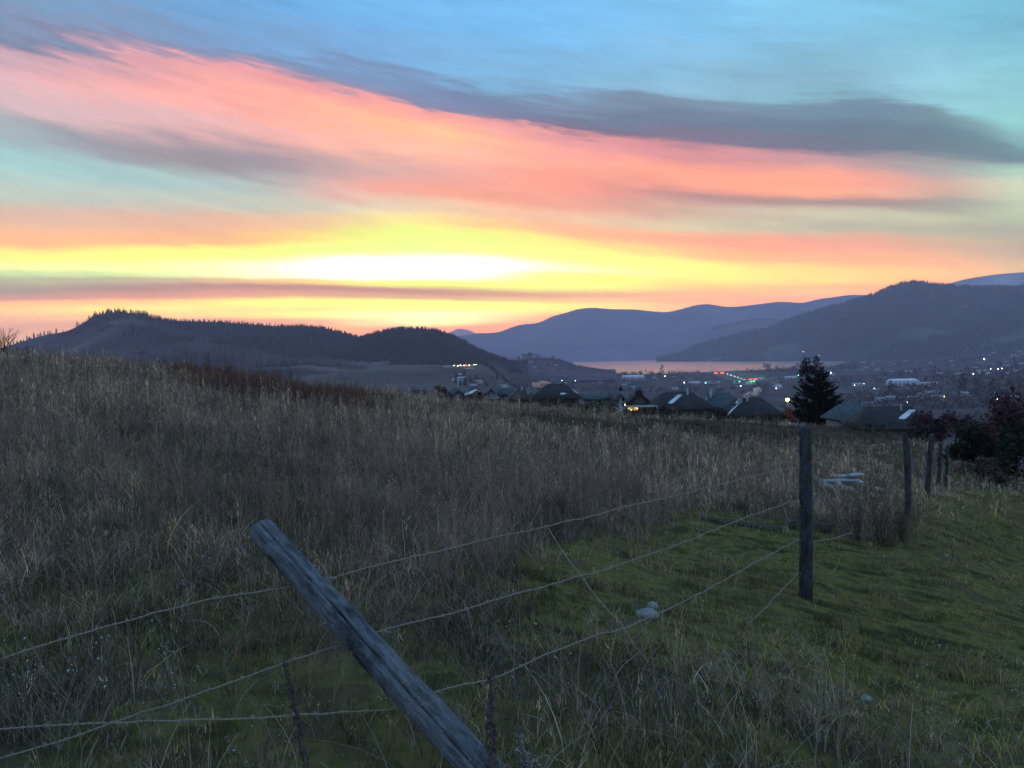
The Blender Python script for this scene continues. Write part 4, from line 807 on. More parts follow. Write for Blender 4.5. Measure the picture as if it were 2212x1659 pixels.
# ---------------------------------------------------------------- single trees
def conifer_crown(seed, H, Wd, lean=0.0, n_br=120, tops=((0, 0, 1.0),), tsize=.10, c=(.018, .028, .018), pw=.85, fill=26):
    r = np.random.default_rng(seed); V, Cc = [], []
    for ox, oy, hf in tops:
        k = n_br if (ox, oy) == (0, 0) else n_br // 5
        for i in range(k):
            z = (.04 + .96 * (i + r.random()) / k) * H * hf; lo = 0.0
            if (ox, oy) != (0, 0): z = H * hf * (.80 + .20 * (i + r.random()) / k)
            fr = max(0, 1 - z / (H * hf)); L_ = Wd * .5 * (fr ** pw * .98 + .025) * r.uniform(.66, 1.15)
            if (ox, oy) != (0, 0): L_ = Wd * .10 * (.3 + 2.5 * fr) * r.uniform(.6, 1.3)
            an = r.random() * 6.283; dv = np.array([math.cos(an), math.sin(an)])
            m = max(6, int(fill * L_ / (Wd * .5)))
            s = r.random(m) ** .7; zz = z - .12 * L_ * s + .38 * L_ * s ** 2.2
            wv = .20 * L_ * (1 - .6 * s); px = ox + dv[0] * L_ * s - dv[1] * r.normal(0, 1, m) * wv * .6; py = oy + dv[1] * L_ * s + dv[0] * r.normal(0, 1, m) * wv * .6
            ce = np.stack([px, py, zz + r.normal(0, .02 * H, m) * .4], 1)
            dr = np.stack([np.full(m, dv[0]), np.full(m, dv[1]), np.full(m, .35)], 1) + r.normal(0, .35, (m, 3)); dr /= np.linalg.norm(dr, axis=1)[:, None]
            sd = np.cross(dr, r.normal(size=(m, 3))); sd /= np.linalg.norm(sd, axis=1)[:, None]; t = tsize * H / 8 * (.45 + .55 * min(1, fr * 2.2)) * r.uniform(.7, 1.6, m)[:, None]
            V.append(np.stack([ce - sd * t * .45, ce + sd * t * .45, ce + dr * t * 2.6], 1)); Cc.append(np.repeat(np.array(c)[None] * r.uniform(.5, 1.7, m)[:, None], 3, 0))
    V = np.concatenate(V).reshape(-1, 3); return V, np.arange(len(V)).reshape(-1, 3), np.concatenate(Cc)
bark_m = noise_mat('bark', (.03, .025, .02), (.07, .06, .05), 6, 1, 4, .5)
def tree(name, loc, label, crown, H, tr, group=None, cat='tree', trunk_h=.92):
    root = empty(name, loc); tag(root, label, cat, group)
    m = MB(); zz = np.linspace(-.4, H * trunk_h, 8); m.tube(np.stack([np.sin(zz * .3) * tr * .3, zz * 0, zz], 1), tr * (1.05 - zz / (H * 1.05)), 8); m.build('trunk', bark_m, root)
    V, T, Cc = crown; mesh('crown', V, T, tree_m, root, col=Cc); return root
Yc = 112.0; top = at(1763, 770, Yc); gx = gz(at(1755, 905, Yc).x, Yc); Hc = top.z - gx
o1 = at(1743, 776, Yc).x - top.x
tree('conifer', (top.x, Yc, gx), 'large dark double topped conifer at the edge of the meadow', conifer_crown(3, Hc, 10.2, tops=((0, 0, 1.0), (o1, .1, .985), (-1.55, .2, .93)), n_br=340, tsize=.12, c=(.010, .014, .010), pw=.98, fill=72), Hc, .17)
def blob_crown(seed, H, Wd, n, c, ts, base=.25, dark=.5, lumps=9, c2=None):
    r = np.random.default_rng(seed); L_ = np.stack([r.normal(0, .26, lumps) * Wd, r.normal(0, .26, lumps) * Wd, r.uniform(base + .12, .84, lumps) * H], 1); R_ = r.uniform(.13, .24, lumps) * Wd
    k = r.integers(0, lumps, n); d = r.normal(size=(n, 3)); d /= np.linalg.norm(d, axis=1)[:, None]; rr = R_[k] * r.random(n) ** .45 * r.uniform(.8, 1.25, n)
    ce = L_[k] + d * rr[:, None]; ce[:, 2] = np.maximum(ce[:, 2], H * .03); V = ce[:, None] + r.normal(size=(n, 3, 3)) * (ts * r.uniform(.6, 1.4, n))[:, None, None]
    col = np.array(c)[None] * r.uniform(.5, 1.6, n)[:, None]
    if c2 is not None: q = r.random(n) < .35; col[q] = np.array(c2) * r.uniform(.6, 1.5, q.sum())[:, None]
    return V.reshape(-1, 3), np.arange(n * 3).reshape(-1, 3), np.repeat(col, 3, 0)
def put_blob(name, px, py_top, py_base, wpx, Y, label, n, c, ts, seed, c2=None, group=None, cat='tree', base=.1, H=None):
    tp = at(px, py_top, Y); g = gz(tp.x, Y); H = H or max(1.0, tp.z - g); Wd = wpx / F * Y
    return tree(name, (tp.x, Y, g), label, blob_crown(seed, H, Wd, n, c, ts, base, lumps=12, c2=c2), H, max(.05, H * .02), group, cat, .7)
put_blob('orange_shrub', 1690, 876, 905, 50, 88, 'round orange brown shrub left of the big conifer', 1600, (.20, .065, .03), .07, 5, cat='shrub')
put_blob('leafless_tree', 946, 824, 850, 30, 95, 'small rusty brown bush left of the blue roofed houses', 700, (.07, .04, .032), .09, 6, cat='tree')
put_blob('leafless_tree', 1041, 836, 850, 24, 92, 'small dark rusty tree between two pale houses', 600, (.07, .035, .03), .09, 7)
put_blob('small_tree', 983, 842, 855, 10, 90, 'tiny dark tree in front of the leftmost blue roof', 300, (.03, .03, .025), .07, 8)
put_blob('dark_bush', 1200, 862, 880, 60, 62, 'low dark bush at the meadow edge below the dark roof', 900, (.05, .045, .032), .06, 9, cat='shrub', H=1.0)
put_blob('dark_bush', 1300, 866, 890, 110, 60, 'wide green brown bush at the meadow edge below the white gable', 1500, (.06, .058, .036), .06, 10, cat='shrub', H=1.1)
put_blob('dark_bush', 1440, 880, 892, 60, 60, 'dark bush in front of the blue skylight roof', 900, (.04, .038, .03), .06, 11, cat='shrub', H=.9)
put_blob('dark_bush', 1548, 880, 895, 50, 60, 'small black bush between the blue grey roof and the grass', 700, (.03, .03, .025), .06, 12, cat='shrub', H=.9)
for i, (x, w_, hh2) in enumerate([(968,26,.8),(1012,30,.7),(1075,34,.8),(1125,50,.9),(1235,60,1.0),(1262,34,.8),(1368,40,.6),(1415,36,.7),(1500,40,.9),(1600,50,.8),(1652,36,.9),(1668,30,.8),(1832,30,.9),(1880,40,.8)]):
    put_blob('dark_bush', x, 860, 880, w_, 63 + (i % 3) * 2, ['low dark bush', 'low brown bush', 'low ragged bush'][i % 3] + ' along the meadow edge', 500, (.05 + .01 * (i % 3), .045, .034), .055, 100 + i, cat='shrub', group='low bushes along the meadow edge', H=hh2)
# the dark garden at the right edge
put_blob('red_leaved_tree', 2170, 832, 960, 175, 52, 'broad dark red leaved tree at the right edge', 6000, (.07, .028, .034), .085, 20, c2=(.045, .035, .04))
put_blob('red_leaved_tree', 2065, 880, 965, 105, 50, 'smaller dull red tree beside the fence row', 2600, (.06, .030, .036), .075, 21, c2=(.04, .033, .038))
put_blob('red_leaved_tree', 1990, 890, 950, 70, 54, 'low dark red tree over the black roof', 1300, (.055, .028, .035), .075, 27, c2=(.03, .026, .03))
put_blob('evergreen_bush', 2195, 905, 1058, 150, 38, 'large black green evergreen bush at the right edge', 9000, (.020, .026, .018), .055, 22, cat='shrub')
put_blob('evergreen_bush', 2110, 955, 1058, 90, 40, 'dark evergreen bush behind the farthest posts', 5000, (.022, .028, .02), .05, 23, cat='shrub')
put_blob('evergreen_bush', 2245, 985, 1070, 110, 34, 'low dark bush in front of the large evergreen, cut by the frame', 4000, (.03, .028, .024), .05, 26, cat='shrub')
put_blob('brown_bush', 2125, 1005, 1062, 90, 35.5, 'round brown bush in front of the evergreens', 3500, (.085, .062, .05), .04, 24, cat='shrub')
put_blob('dark_bush', 2068, 985, 1060, 40, 41, 'small dark bush just right of the last post', 1800, (.035, .032, .028), .045, 25, cat='shrub')
V, T, Cc = twigs(61, 7, 5.2, .06, .75, np.array([.10, .085, .085]), 2, 4); q = at(2150, 1000, 44)
# ---------------------------------------------------------------- houses behind the meadow
def shingle(name, c1, c2): return noise_mat(name, c1, c2, 1.6, .85, 6, .5, bscale=9, stretch=(1, 1, 2.5), spec=.3)
roof_dark = shingle('charcoal_shingles', (.012, .012, .014), (.03, .029, .032)); roof_blue = shingle('blue_grey_shingles', (.03, .04, .05), (.06, .074, .088)); roof_red = shingle('brown_shingles', (.035, .024, .024), (.065, .045, .042)); roof_teal = shingle('teal_metal_roof', (.032, .052, .06), (.055, .085, .095))
wall_pale = noise_mat('pale_siding', (.22, .25, .27), (.32, .35, .37), 1, .8, 4, .3, stretch=(.3, .3, 12)); wall_grey = noise_mat('grey_stucco', (.08, .075, .072), (.13, .12, .115), 1.5, .9, 4, .2); wall_white = noise_mat('white_siding', (.38, .42, .46), (.5, .54, .58), 1, .7, 4, .3, stretch=(.3, .3, 12))
trim_m = noise_mat('white_trim', (.16, .18, .2), (.24, .26, .28), 3, .6); glass_m, _nt, _b = material('window_glass', (.02, .025, .03), .08, .6)
sky_glass, _nt, _b = material('skylight_pane', (.55, .60, .65), .12, .9); lit_m = emit_mat('lit_window', (1, .62, .25), 2.5); pipe_m = noise_mat('galvanised_pipe', (.25, .27, .3), (.4, .42, .45), 5, .5)
def house(px0, px1, ridge, eave, Y, rz, kind, roof_mat, wall_mat, label, depth=9.0, skylights=(), chimneys=(), windows=(), stacks=(), doors=(), lit=False, group='houses below the meadow', rl=None):
    """px0..px1 is the roof width, ridge and eave are its rows, at depth Y"""
    xa, xb = at(px0, eave, Y).x, at(px1, eave, Y).x; zr, ze = at((px0 + px1) / 2, ridge, Y).z, at((px0 + px1) / 2, eave, Y).z
    cx = (xa + xb) / 2; Wd = (xb - xa); depth = min(depth, max(4.5, Wd * .95)); cx *= (Y + depth * .45) / Y; g = gz(cx, Y + depth / 2) - .5; root = empty('house', (cx, Y + depth * .5, g), rz); tag(root, label, 'house', group)
    he, hr = ze - g, zr - g; w, d = Wd / 2 - .45, depth / 2 - .45; wt_, dt = Wd / 2, depth / 2
    m = MB()
    if kind == 'front':   # gable end faces the viewer
        hw = he + (hr - he) * .45 / wt_
        m.add([(-w, -d, 0), (w, -d, 0), (w, d, 0), (-w, d, 0), (-w, -d, hw), (w, -d, hw), (w, d, hw), (-w, d, hw), (0, -d, hr - .15), (0, d, hr - .15)], [(4, 5, 8), (6, 7, 9)], [(0, 1, 5, 4), (1, 2, 6, 5), (2, 3, 7, 6), (3, 0, 4, 7)])
    elif kind == 'side':
        hw = he + (hr - he) * .45 / dt
        m.add([(-w, -d, 0), (w, -d, 0), (w, d, 0), (-w, d, 0), (-w, -d, hw), (w, -d, hw), (w, d, hw), (-w, d, hw), (-w, 0, hr - .15), (w, 0, hr - .15)], [(5, 6, 9), (7, 4, 8)], [(0, 1, 5, 4), (1, 2, 6, 5), (2, 3, 7, 6), (3, 0, 4, 7)])
    else: m.box((0, 0, he / 2), (2 * w, 2 * d, he - .05))
    m.build('wall', wall_mat, root)
    m = MB(); th = .18
    if kind == 'front': R_ = [(-wt_, -dt, he), (wt_, -dt, he), (wt_, dt, he), (-wt_, dt, he), (0, -dt, hr), (0, dt, hr)]; fq, ft = [(0, 4, 5, 3), (1, 2, 5, 4)], []
    elif kind == 'side': R_ = [(-wt_, -dt, he), (wt_, -dt, he), (wt_, dt, he), (-wt_, dt, he), (-wt_, 0, hr), (wt_, 0, hr)]; fq, ft = [(0, 1, 5, 4), (2, 3, 4, 5)], []
    else:
        rl = rl if rl is not None else max(.4, wt_ - dt); R_ = [(-wt_, -dt, he), (wt_, -dt, he), (wt_, dt, he), (-wt_, dt, he), (-rl, 0, hr), (rl, 0, hr)]; fq, ft = [(0, 1, 5, 4), (2, 3, 4, 5)], [(1, 2, 5), (3, 0, 4)]
    n = 6; lo = [(x, y, z - th) for x, y, z in R_]; T2 = ft + [(c + n, b_ + n, a + n) for a, b_, c in ft]; Q2 = fq + [(d_ + n, c + n, b_ + n, a + n) for a, b_, c, d_ in fq]
    rim = [(0, 1), (1, 2), (2, 3), (3, 0)] if kind == 'hip' else ([(0, 4), (4, 1), (1, 2), (2, 5), (5, 3), (3, 0)] if kind == 'front' else [(0, 1), (1, 5), (5, 2), (2, 3), (3, 4), (4, 0)])
    Q2 += [(a, a + n, b_ + n, b_) for a, b_ in rim]; m.add(R_ + lo, T2, Q2); rf = m.build('roof', roof_mat, root)
    def rz_at(x, y):      # roof height at a local spot
        if kind == 'front': return hr + (he - hr) * abs(x) / wt_
        if kind == 'side': return hr + (he - hr) * abs(y) / dt
        return min(hr + (he - hr) * abs(y) / dt, he + (hr - he) * (wt_ - abs(x)) / max(.1, wt_ - rl))
    for fx, fy, sw, sl in skylights:
        x, y = fx * wt_, -fy * dt; m = MB(); c = []
        for ax, ay in ((-sw, -sl), (sw, -sl), (sw, sl), (-sw, sl)):
            xx, yy = (x + ax / 2 + .55 * ay, y + ay / 2) if kind == 'hip' else (x + ax / 2, y + ay / 2); c.append((xx, yy, rz_at(xx, yy) + .14))
        m.add(c + [(a, b_, z - .16) for a, b_, z in c], None, [(0, 1, 2, 3), (0, 4, 5, 1), (1, 5, 6, 2), (2, 6, 7, 3), (3, 7, 4, 0)]); m.build('skylight', sky_glass, rf)
    for fx, fy, s, hh_ in chimneys:
        x, y = fx * wt_, -fy * dt; z = rz_at(x, y); m = MB(); m.box((x, y, z + hh_ / 2 - .3), (s, s, hh_ + .6)); m.box((x, y, z + hh_ + .05), (s * 1.3, s * 1.3, .12)); m.build('chimney', trim_m, rf)
    for fx, fy, r_, hh_ in stacks:
        x, y = fx * wt_, -fy * dt; z = rz_at(x, y); m = MB(); m.tube([(x, y, z - .2), (x, y, z + hh_)], r_, 8); m.tube([(x, y, z + hh_), (x, y, z + hh_ + .12)], r_ * 1.5, 8); m.build('vent_pipe', pipe_m, rf)
    for fx, z0, ww, hh_, *lt in windows:
        x = fx * w; zc = hw_z = he * 0 + z0 + (ze - g - ze + 0) if False else z0
        m = MB(); m.box((x, -d - .03, zc), (ww + .16, .06, hh_ + .16)); wf = m.build('window', trim_m, root)
        m = MB(); m.box((x - ww * .26, -d - .075, zc), (ww * .46, .03, hh_)); m.box((x + ww * .26, -d - .075, zc), (ww * .46, .03, hh_)); m.build('pane', lit_m if lt else glass_m, wf)
    return root, he, hr
house(960,1012,839,852,118,.10,'hip',roof_blue,wall_pale,'leftmost house, pale blue grey hip roof with a thin vent pipe',9,stacks=[(.15,.1,.07,.9)])
house(975,1010,842,856,112,.0,'front',roof_blue,wall_pale,'small pale gable wing in front of the leftmost blue grey roof',6,windows=[(0,3.6,.8,.9)])
house(1006,1044,839,856,110,-.15,'hip',roof_red,wall_grey,'dark brown roofed house with a white skylight, between two pale houses',8,skylights=[(-.1,.55,.5,1.2)])
house(1047,1074,839,853,114,.05,'front',roof_blue,wall_pale,'pale blue house with its gable end facing the meadow',9,windows=[(-.3,5,.7,.8),(.35,5,.7,.8)])
house(1074,1110,840,853,118,.0,'side',roof_blue,wall_pale,'pale blue roofed house right of the gabled one',8,stacks=[(.3,.1,.06,.7)])
house(1096,1160,839,862,104,.12,'hip',roof_red,wall_grey,'brown grey hip roofed house left of the big black roof',10,stacks=[(-.05,.3,.1,.5)],chimneys=[(.35,.5,.45,.5)])
house(1146,1256,831,860,98,.0,'hip',roof_dark,wall_grey,'big black hip roof with one white skylight, left of the lake view',12,skylights=[(.5,.5,.55,1.5)],rl=1.0)
house(1250,1330,852,861,112,.05,'side',roof_teal,wall_pale,'long low pale house with a teal roof joined to the white gable',9,windows=[(.2,3.4,1.2,.8),(.75,3.4,.5,1.2)])
house(1324,1347,850,866,100,.06,'front',roof_blue,wall_white,'small white gable with a tall dark window',6,windows=[(0,6.1,.42,.62)])
house(1345,1412,848,876,93,-.05,'front',roof_dark,wall_grey,'brown grey gabled house with lit ground floor and a pale awning',9,windows=[(-.15,5.3,.5,.9),(.12,5.3,.4,.9),(-.62,3.3,1.0,.5,1),(-.35,3.3,.5,.4,1)])
house(1400,1530,850,884,88,.08,'hip',roof_dark,wall_grey,'long black roofed house with a blue tinted skylight',11,skylights=[(-.2,.45,.45,1.3)],stacks=[(.3,.2,.1,.6)],rl=1.6)
house(1500,1606,851,883,90,-.1,'hip',roof_blue,wall_grey,'broad blue grey hip roof with small vents left of the smoking chimney',12,stacks=[(-.35,.3,.14,.8),(-.55,.45,.09,.3)],chimneys=[(-.25,.1,.4,.6)],rl=1.2)
hs_root, he_, hr_ = house(1560,1678,862,897,80,.05,'hip',roof_dark,wall_grey,'black roofed house with the smoking chimney and a long white skylight',10,skylights=[(-.66,.45,.5,1.3)],chimneys=[(-.42,.25,.38,.6)],stacks=[(-.12,.2,.12,.5)],rl=1.2)
house(1792,1892,876,906,86,.1,'hip',roof_teal,wall_pale,'teal blue hip roofed house right of the big conifer',11,windows=[(.3,3.5,.7,1.0),(.55,3.5,.5,1.0)],rl=1.5)
house(1838,2010,884,926,68,-.12,'hip',roof_dark,wall_grey,'large black roofed house with a bright skylight at right',11,skylights=[(.32,.42,.5,1.1)],stacks=[(.24,.2,.06,.4)],rl=1.8)
m = MB(); q = at(1385, 880, 88); g_ = gz(q.x, 88)
a = empty('awning', (q.x, 88, g_)); tag(a, 'long pale awning in front of the brown grey gabled house', 'awning'); m.box((0, 0, q.z - g_ + .1), (3.4, 1.6, .12)); m.build('canopy', trim_m, a)
for sx2 in (-1.6, 1.6):
    m = MB(); m.tube([(sx2, -.7, -.3), (sx2, -.7, q.z - g_ + .05)], .05, 6); m.build('support', trim_m, a)
# ---------------------------------------------------------------- buildings far out in the valley
def far_building(px0, px1, pt, pb, wall_mat, roof_mat, label, kind='flat', group='buildings on the valley floor', depth=None, name='warehouse', cat='building'):
    h = hit((px0 + px1) / 2, pb + .5, 300); Y = h.y; Wd = (px1 - px0) / F * Y; H = (pb - pt) / F * Y; dp = depth or min(30, Wd * .45); root = empty(name, (h.x, Y + dp / 2, h.z - .5)); tag(root, label, cat, group)
    rh = H * (.35 if kind != 'flat' else .08); m = MB(); m.box((0, 0, (H - rh + .5) / 2), (Wd, dp, H - rh + .5)); m.build('wall', wall_mat, root)
    z = H - rh + .5; m = MB(); x, y = Wd / 2 * 1.02, dp / 2 * 1.05
    m.add([(-x, -y, z + .02), (x, -y, z + .02), (x, y, z + .02), (-x, y, z + .02), (-x * (1 if kind != 'hip' else .7), 0, z + rh), (x * (1 if kind != 'hip' else .7), 0, z + rh)], [(1, 2, 5), (3, 0, 4)], [(0, 1, 5, 4), (2, 3, 4, 5), (3, 2, 1, 0)]); m.build('roof', roof_mat, root)
    k = max(2, int(Wd / 9)); m = None
    for i in range(min(k, 6)):
        m = MB(); m.box((-Wd / 2 + Wd * (i + .5) / min(k, 6), -dp / 2 - .05, (H - rh) * .5), (Wd / min(k, 6) * .45, .1, (H - rh) * .45)); m.build('window', glass_m, root)
    return root
metal_w = noise_mat('white_metal_cladding', (.40, .45, .52), (.55, .6, .66), .05, .5); metal_b = noise_mat('bright_metal_roof', (.5, .6, .7), (.62, .72, .8), .05, .35, spec=.5)
far_building(1346,1392,810,820,metal_w,metal_b,'long white and blue warehouse below the near end of the lake','gable')
far_building(1489,1513,823.5,829,metal_w,metal_w,'white airport hangar at the left end of the airfield buildings','gable')
far_building(1525,1556,823.5,828,metal_w,metal_w,'long low pink white airport hangar beside the green field','flat')
far_building(1612,1625,824,832,metal_b,metal_b,'pale blue shed at the near end of the runway','gable')
far_building(1638,1650,815,821,metal_b,metal_b,'small blue building right of the red runway lights','flat')
far_building(1698,1722,812,818,metal_w,metal_w,'pale grey building left of the conifer top','gable')
far_building(1676,1690,831,838,metal_w,metal_w,'white house cluster left of the conifer','gable')
far_building(1930,1986,818,833,metal_w,metal_b,'largest white metal warehouse on the right of the valley','gable',depth=40)
far_building(1988,2026,825,832,metal_w,metal_b,'lower bright warehouse extending right from the largest one','flat')
far_building(1845,1863,822,834,metal_w,roof_teal,'pale blue two storey building left of the largest warehouse','gable')
far_building(958,1020,789.5,792.5,metal_w,metal_w,'long white lit packing hall at the foot of the forested hill','flat')
far_building(1000,1022,794,796,metal_w,metal_w,'small pale shed in front of the lit packing hall','flat')
# a small house type for the town
def mini_house(seed, wc, rc):
    r = np.random.default_rng(seed); root = empty('small_house', (0, 0, 0)); w, d, h, rr = 6.5, 4.5, 3.4, 2.4
    m = MB(); m.add([(-w, -d, -1), (w, -d, -1), (w, d, -1), (-w, d, -1), (-w, -d, h), (w, -d, h), (w, d, h), (-w, d, h), (-w, 0, h + rr - .2), (w, 0, h + rr - .2)], [(5, 6, 9), (7, 4, 8)], [(0, 1, 5, 4), (1, 2, 6, 5), (2, 3, 7, 6), (3, 0, 4, 7)]); m.build('wall', wc, root)
    m = MB(); x, y = w + .5, d + .6; m.add([(-x, -y, h - .3), (x, -y, h - .3), (x, y, h - .3), (-x, y, h - .3), (-x, 0, h + rr), (x, 0, h + rr)], [], [(0, 1, 5, 4), (2, 3, 4, 5), (3, 2, 1, 0)]); m.build('roof', rc, root); return root
def copy_tree(o, parent=None):
    c = o.copy(); C.objects.link(c); c.parent = parent
    for ch in o.children: copy_tree(ch, c)
    return c
roof_far = noise_mat('pale_far_roof', (.20, .23, .27), (.33, .36, .40), .2, .6); minis = [mini_house(1, wall_white, roof_dark), mini_house(2, wall_pale, roof_far), mini_house(3, wall_grey, roof_far), mini_house(4, wall_white, roof_far)]
used = [False] * 4; hr = np.random.default_rng(31)
def surf(px, py):
    h = hit(px, py, 250)
    if 1085 < px < 1290 and 776 < py < 815:
        q = on_hill('town_knoll', px, py)
        if h is None or q.y < h.y: return q
    if h is None or (px > 1500 and py < 772):
        q = on_hill('right_mountain', px, py)
        if h is None or q.y < h.y: return q
    return h
zones = [('house below the right mountain', 34, 1980, 2212, 738, 775), ('house in right valley trees', 34, 1860, 2212, 775, 812), ('house on the wooded knoll', 20, 1090, 1240, 782, 812),
         ('house below the knoll', 22, 960, 1320, 812, 836), ('house behind the airfield', 22, 1640, 1900, 782, 812), ('house on the valley floor', 18, 1280, 1680, 815, 845), ('house in the near town', 22, 1880, 2200, 832, 870)]
words = ['white', 'grey', 'dull', 'pale']
for lab, n, x0, x1, y0, y1 in zones:
    for i in range(n):
        p = surf(hr.uniform(x0, x1), hr.uniform(y0, y1)); k = int(hr.integers(0, 4))
        if p is None or p.z < WZ + .5: continue
        o = minis[k] if not used[k] else copy_tree(minis[k]); used[k] = True
        o.location = p; o.rotation_euler[2] = hr.uniform(-1, 1); s = hr.uniform(.7, 1.3); o.scale = (s * hr.uniform(.8, 1.5), s, s)
        tag(o, words[k] + ' ' + lab, 'house', 'group of ' + words[k] + ' ' + lab.replace('house', 'houses', 1))
# ---------------------------------------------------------------- single trees of the valley and of the skyline
def mini_tree(name, kind, seed):
    root = empty(name, (0, 0, 0)); m = MB(); m.tube([(0, 0, -1), (0, 0, 3), (0, 0, 6)], [.35, .28, .12], 5); m.build('trunk', bark_m, root)
    V, T, Cc = conifer_crown(seed, 10, 5.0, n_br=46, tsize=.55, c=(.020, .026, .020), pw=.8, fill=9) if kind == 'c' else blob_crown(seed, 9.5, 9 if kind == 'b' else 4, 260, {'b': (.07, .052, .056), 'p': (.06, .05, .045), 'o': (.12, .07, .045)}[kind], .45, .2)
    mesh('crown', V, T, tree_m, root, col=Cc); return root
tp_ = {k: mini_tree(nm, k, i + 5) for i, (k, nm) in enumerate((('c', 'pine_tree'), ('b', 'bare_tree'), ('p', 'poplar_tree'), ('o', 'autumn_tree')))}; tu = {k: False for k in tp_}
def put_tree(k, p, H, label, group, sx3=1.0):
    o = tp_[k] if not tu[k] else copy_tree(tp_[k]); tu[k] = True; s = H / 10; o.location = p; o.scale = (s * sx3, s * sx3, s); o.rotation_euler[2] = hr.uniform(0, 6.28); tag(o, label, 'tree', group)
def ridge_tree(hname, px, py, hpx, label, group, k='c', sx3=.62):
    V = HILLS[hname][:, 8]; f = V @ _f; X = 1106 + F * (V @ _r) / f; q = np.argmin(np.abs(X - px)); p = V[q]; put_tree(k, Vector((p[0], p[1], p[2] - 1)), (hpx + 2) / F * p[1], label, group, sx3)
for x, h in [(58,9),(64,5),(72,11),(84,6),(90,8),(96,9),(103,6),(108,7),(112,5),(121,10),(136,4),(165,10),(172,5),(193,9),(202,11),(206,12),(215,8),(222,9),(228,8)]:
    ridge_tree('left_hill', x, 0, h, 'tiny lone hill pine', 'lone pines on the left shoulder of the hill')
for x in np.arange(232, 345, 3.4): ridge_tree('left_hill', x + hr.uniform(-1.5, 1.5), 0, hr.uniform(5, 11), 'tiny hilltop pine', 'pines on the summit of the left hill')
for x in np.arange(350, 780, 9): ridge_tree('left_hill', x + hr.uniform(-4, 4), 0, hr.uniform(3, 6), 'tiny crest pine', 'pines along the long crest')
for x in np.arange(845, 1080, 6): ridge_tree('forested_hill', x + hr.uniform(-3, 3), 0, hr.uniform(3, 7), 'tiny pine on forested hill', 'pines on the crest of the forested hill')
for x in np.arange(1890, 2060, 5): ridge_tree('right_mountain', x + hr.uniform(-2, 2), 0, hr.uniform(2.5, 6), 'tiny mountain pine', 'pines on the summit of the right mountain')
for x, h, k in [(1085,8,'p'),(1118,8,'b'),(1135,12,'b'),(1142,14,'b'),(1150,13,'b'),(1162,9,'b'),(1195,8,'c')]: ridge_tree('town_knoll', x, 0, h, 'bare tree atop the low knoll' if k != 'c' else 'dark pine at the right end of the low knoll', 'trees on top of the low knoll' if k != 'c' else None, k, .9)
for x, yb, h, k, lab in [(1430,802,17,'p','tall thin poplar standing against the lake'),(1395,804,9,'p','shorter thin tree left of the tall poplar at the lake'),(1925,848,26,'c','dark conifer in front of the largest warehouse'),(2081,840,34,'c','broad dark conifer right of the warehouses'),(2108,842,32,'p','slender dark tree right of the broad conifer'),
     (2143,846,30,'c','dark conifer left of the bright red tree'),(2019,842,16,'b','bushy tree below the lower bright warehouse'),(1970,846,14,'b','bushy tree below the largest warehouse'),(1720,797,14,'b','round tree on the shore left of the conifer top'),(1662,798,16,'b','broad round tree on the shore above the runway')]:
    p = surf(x, yb); put_tree(k, p, h / F * p.y, lab, None, 1.0 if k != 'b' else 1.6)
red_tree = surf(2158, 842); tree('red_tree', red_tree, 'small bright red tree at the right among dark trees', blob_crown(77, 20 / F * red_tree.y, 16 / F * red_tree.y, 500, (.25, .02, .02), .022 * 20 / F * red_tree.y, .2), 20 / F * red_tree.y, .2)
tz = [(26, 1480, 1720, 790, 800, 'b', 'round shore tree'), (14, 1260, 1400, 792, 812, 'b', 'bare lakeside tree'), (40, 1900, 2212, 775, 830, 'c', 'valley side conifer'), (26, 1960, 2212, 742, 775, 'c', 'conifer below the mountain'), (46, 1150, 1700, 822, 850, 'b', 'brown bare valley tree'),
      (30, 1860, 2212, 835, 880, 'b', 'dark bare town tree'), (20, 980, 1260, 806, 835, 'c', 'dark conifer below the knoll'), (8, 1700, 2200, 800, 850, 'o', 'orange brown autumn tree')]
for n, x0, x1, y0, y1, k, lab in tz:
    for i in range(n):
        p = surf(hr.uniform(x0, x1), hr.uniform(y0, y1))
        if p is None or p.z < WZ + .5: continue
        put_tree(k, p, hr.uniform(8, 15), lab, 'scattered: ' + lab.replace('tree', 'trees', 1).replace('conifer', 'conifers', 1), hr.uniform(.9, 1.6) if k == 'b' else 1)
LMK = [('the tallest poplar', 1430, 790), ('the long white warehouse', 1369, 815), ('the largest warehouse', 1958, 825), ('the lower bright warehouse', 2007, 829), ('the airport hangars', 1520, 826), ('the top of the big conifer', 1755, 790), ('the packing hall', 990, 791), ('the pink steam', 1166, 829), ('the small red tree', 2158, 830), ('the lake end', 1835, 770),
       ('the broad valley conifer', 2081, 825), ('the top of the knoll', 1150, 774), ('the black roof with steam', 1200, 845), ('the white gable', 1335, 858), ('the summit rocks', 260, 675), ('the saddle between the hills', 790, 726), ('the round dark summit', 910, 710), ('the mountain summit', 1971, 609), ('the bare left shoulder', 120, 715), ('the bend of the crest', 520, 698), ('the rounded middle crest', 660, 705), ('the right picture edge', 2205, 780), ('the valley lamps at right', 2155, 797), ('the orange lamp', 2039, 857), ('the near runway end', 1620, 822), ('the steep dark roof', 1460, 865), ('the awning', 1370, 880)]
ORD = ['nearest', 'second nearest', 'third nearest', 'fourth nearest', 'fifth nearest', 'sixth nearest', 'seventh nearest', 'eighth nearest', 'ninth nearest', 'tenth nearest']
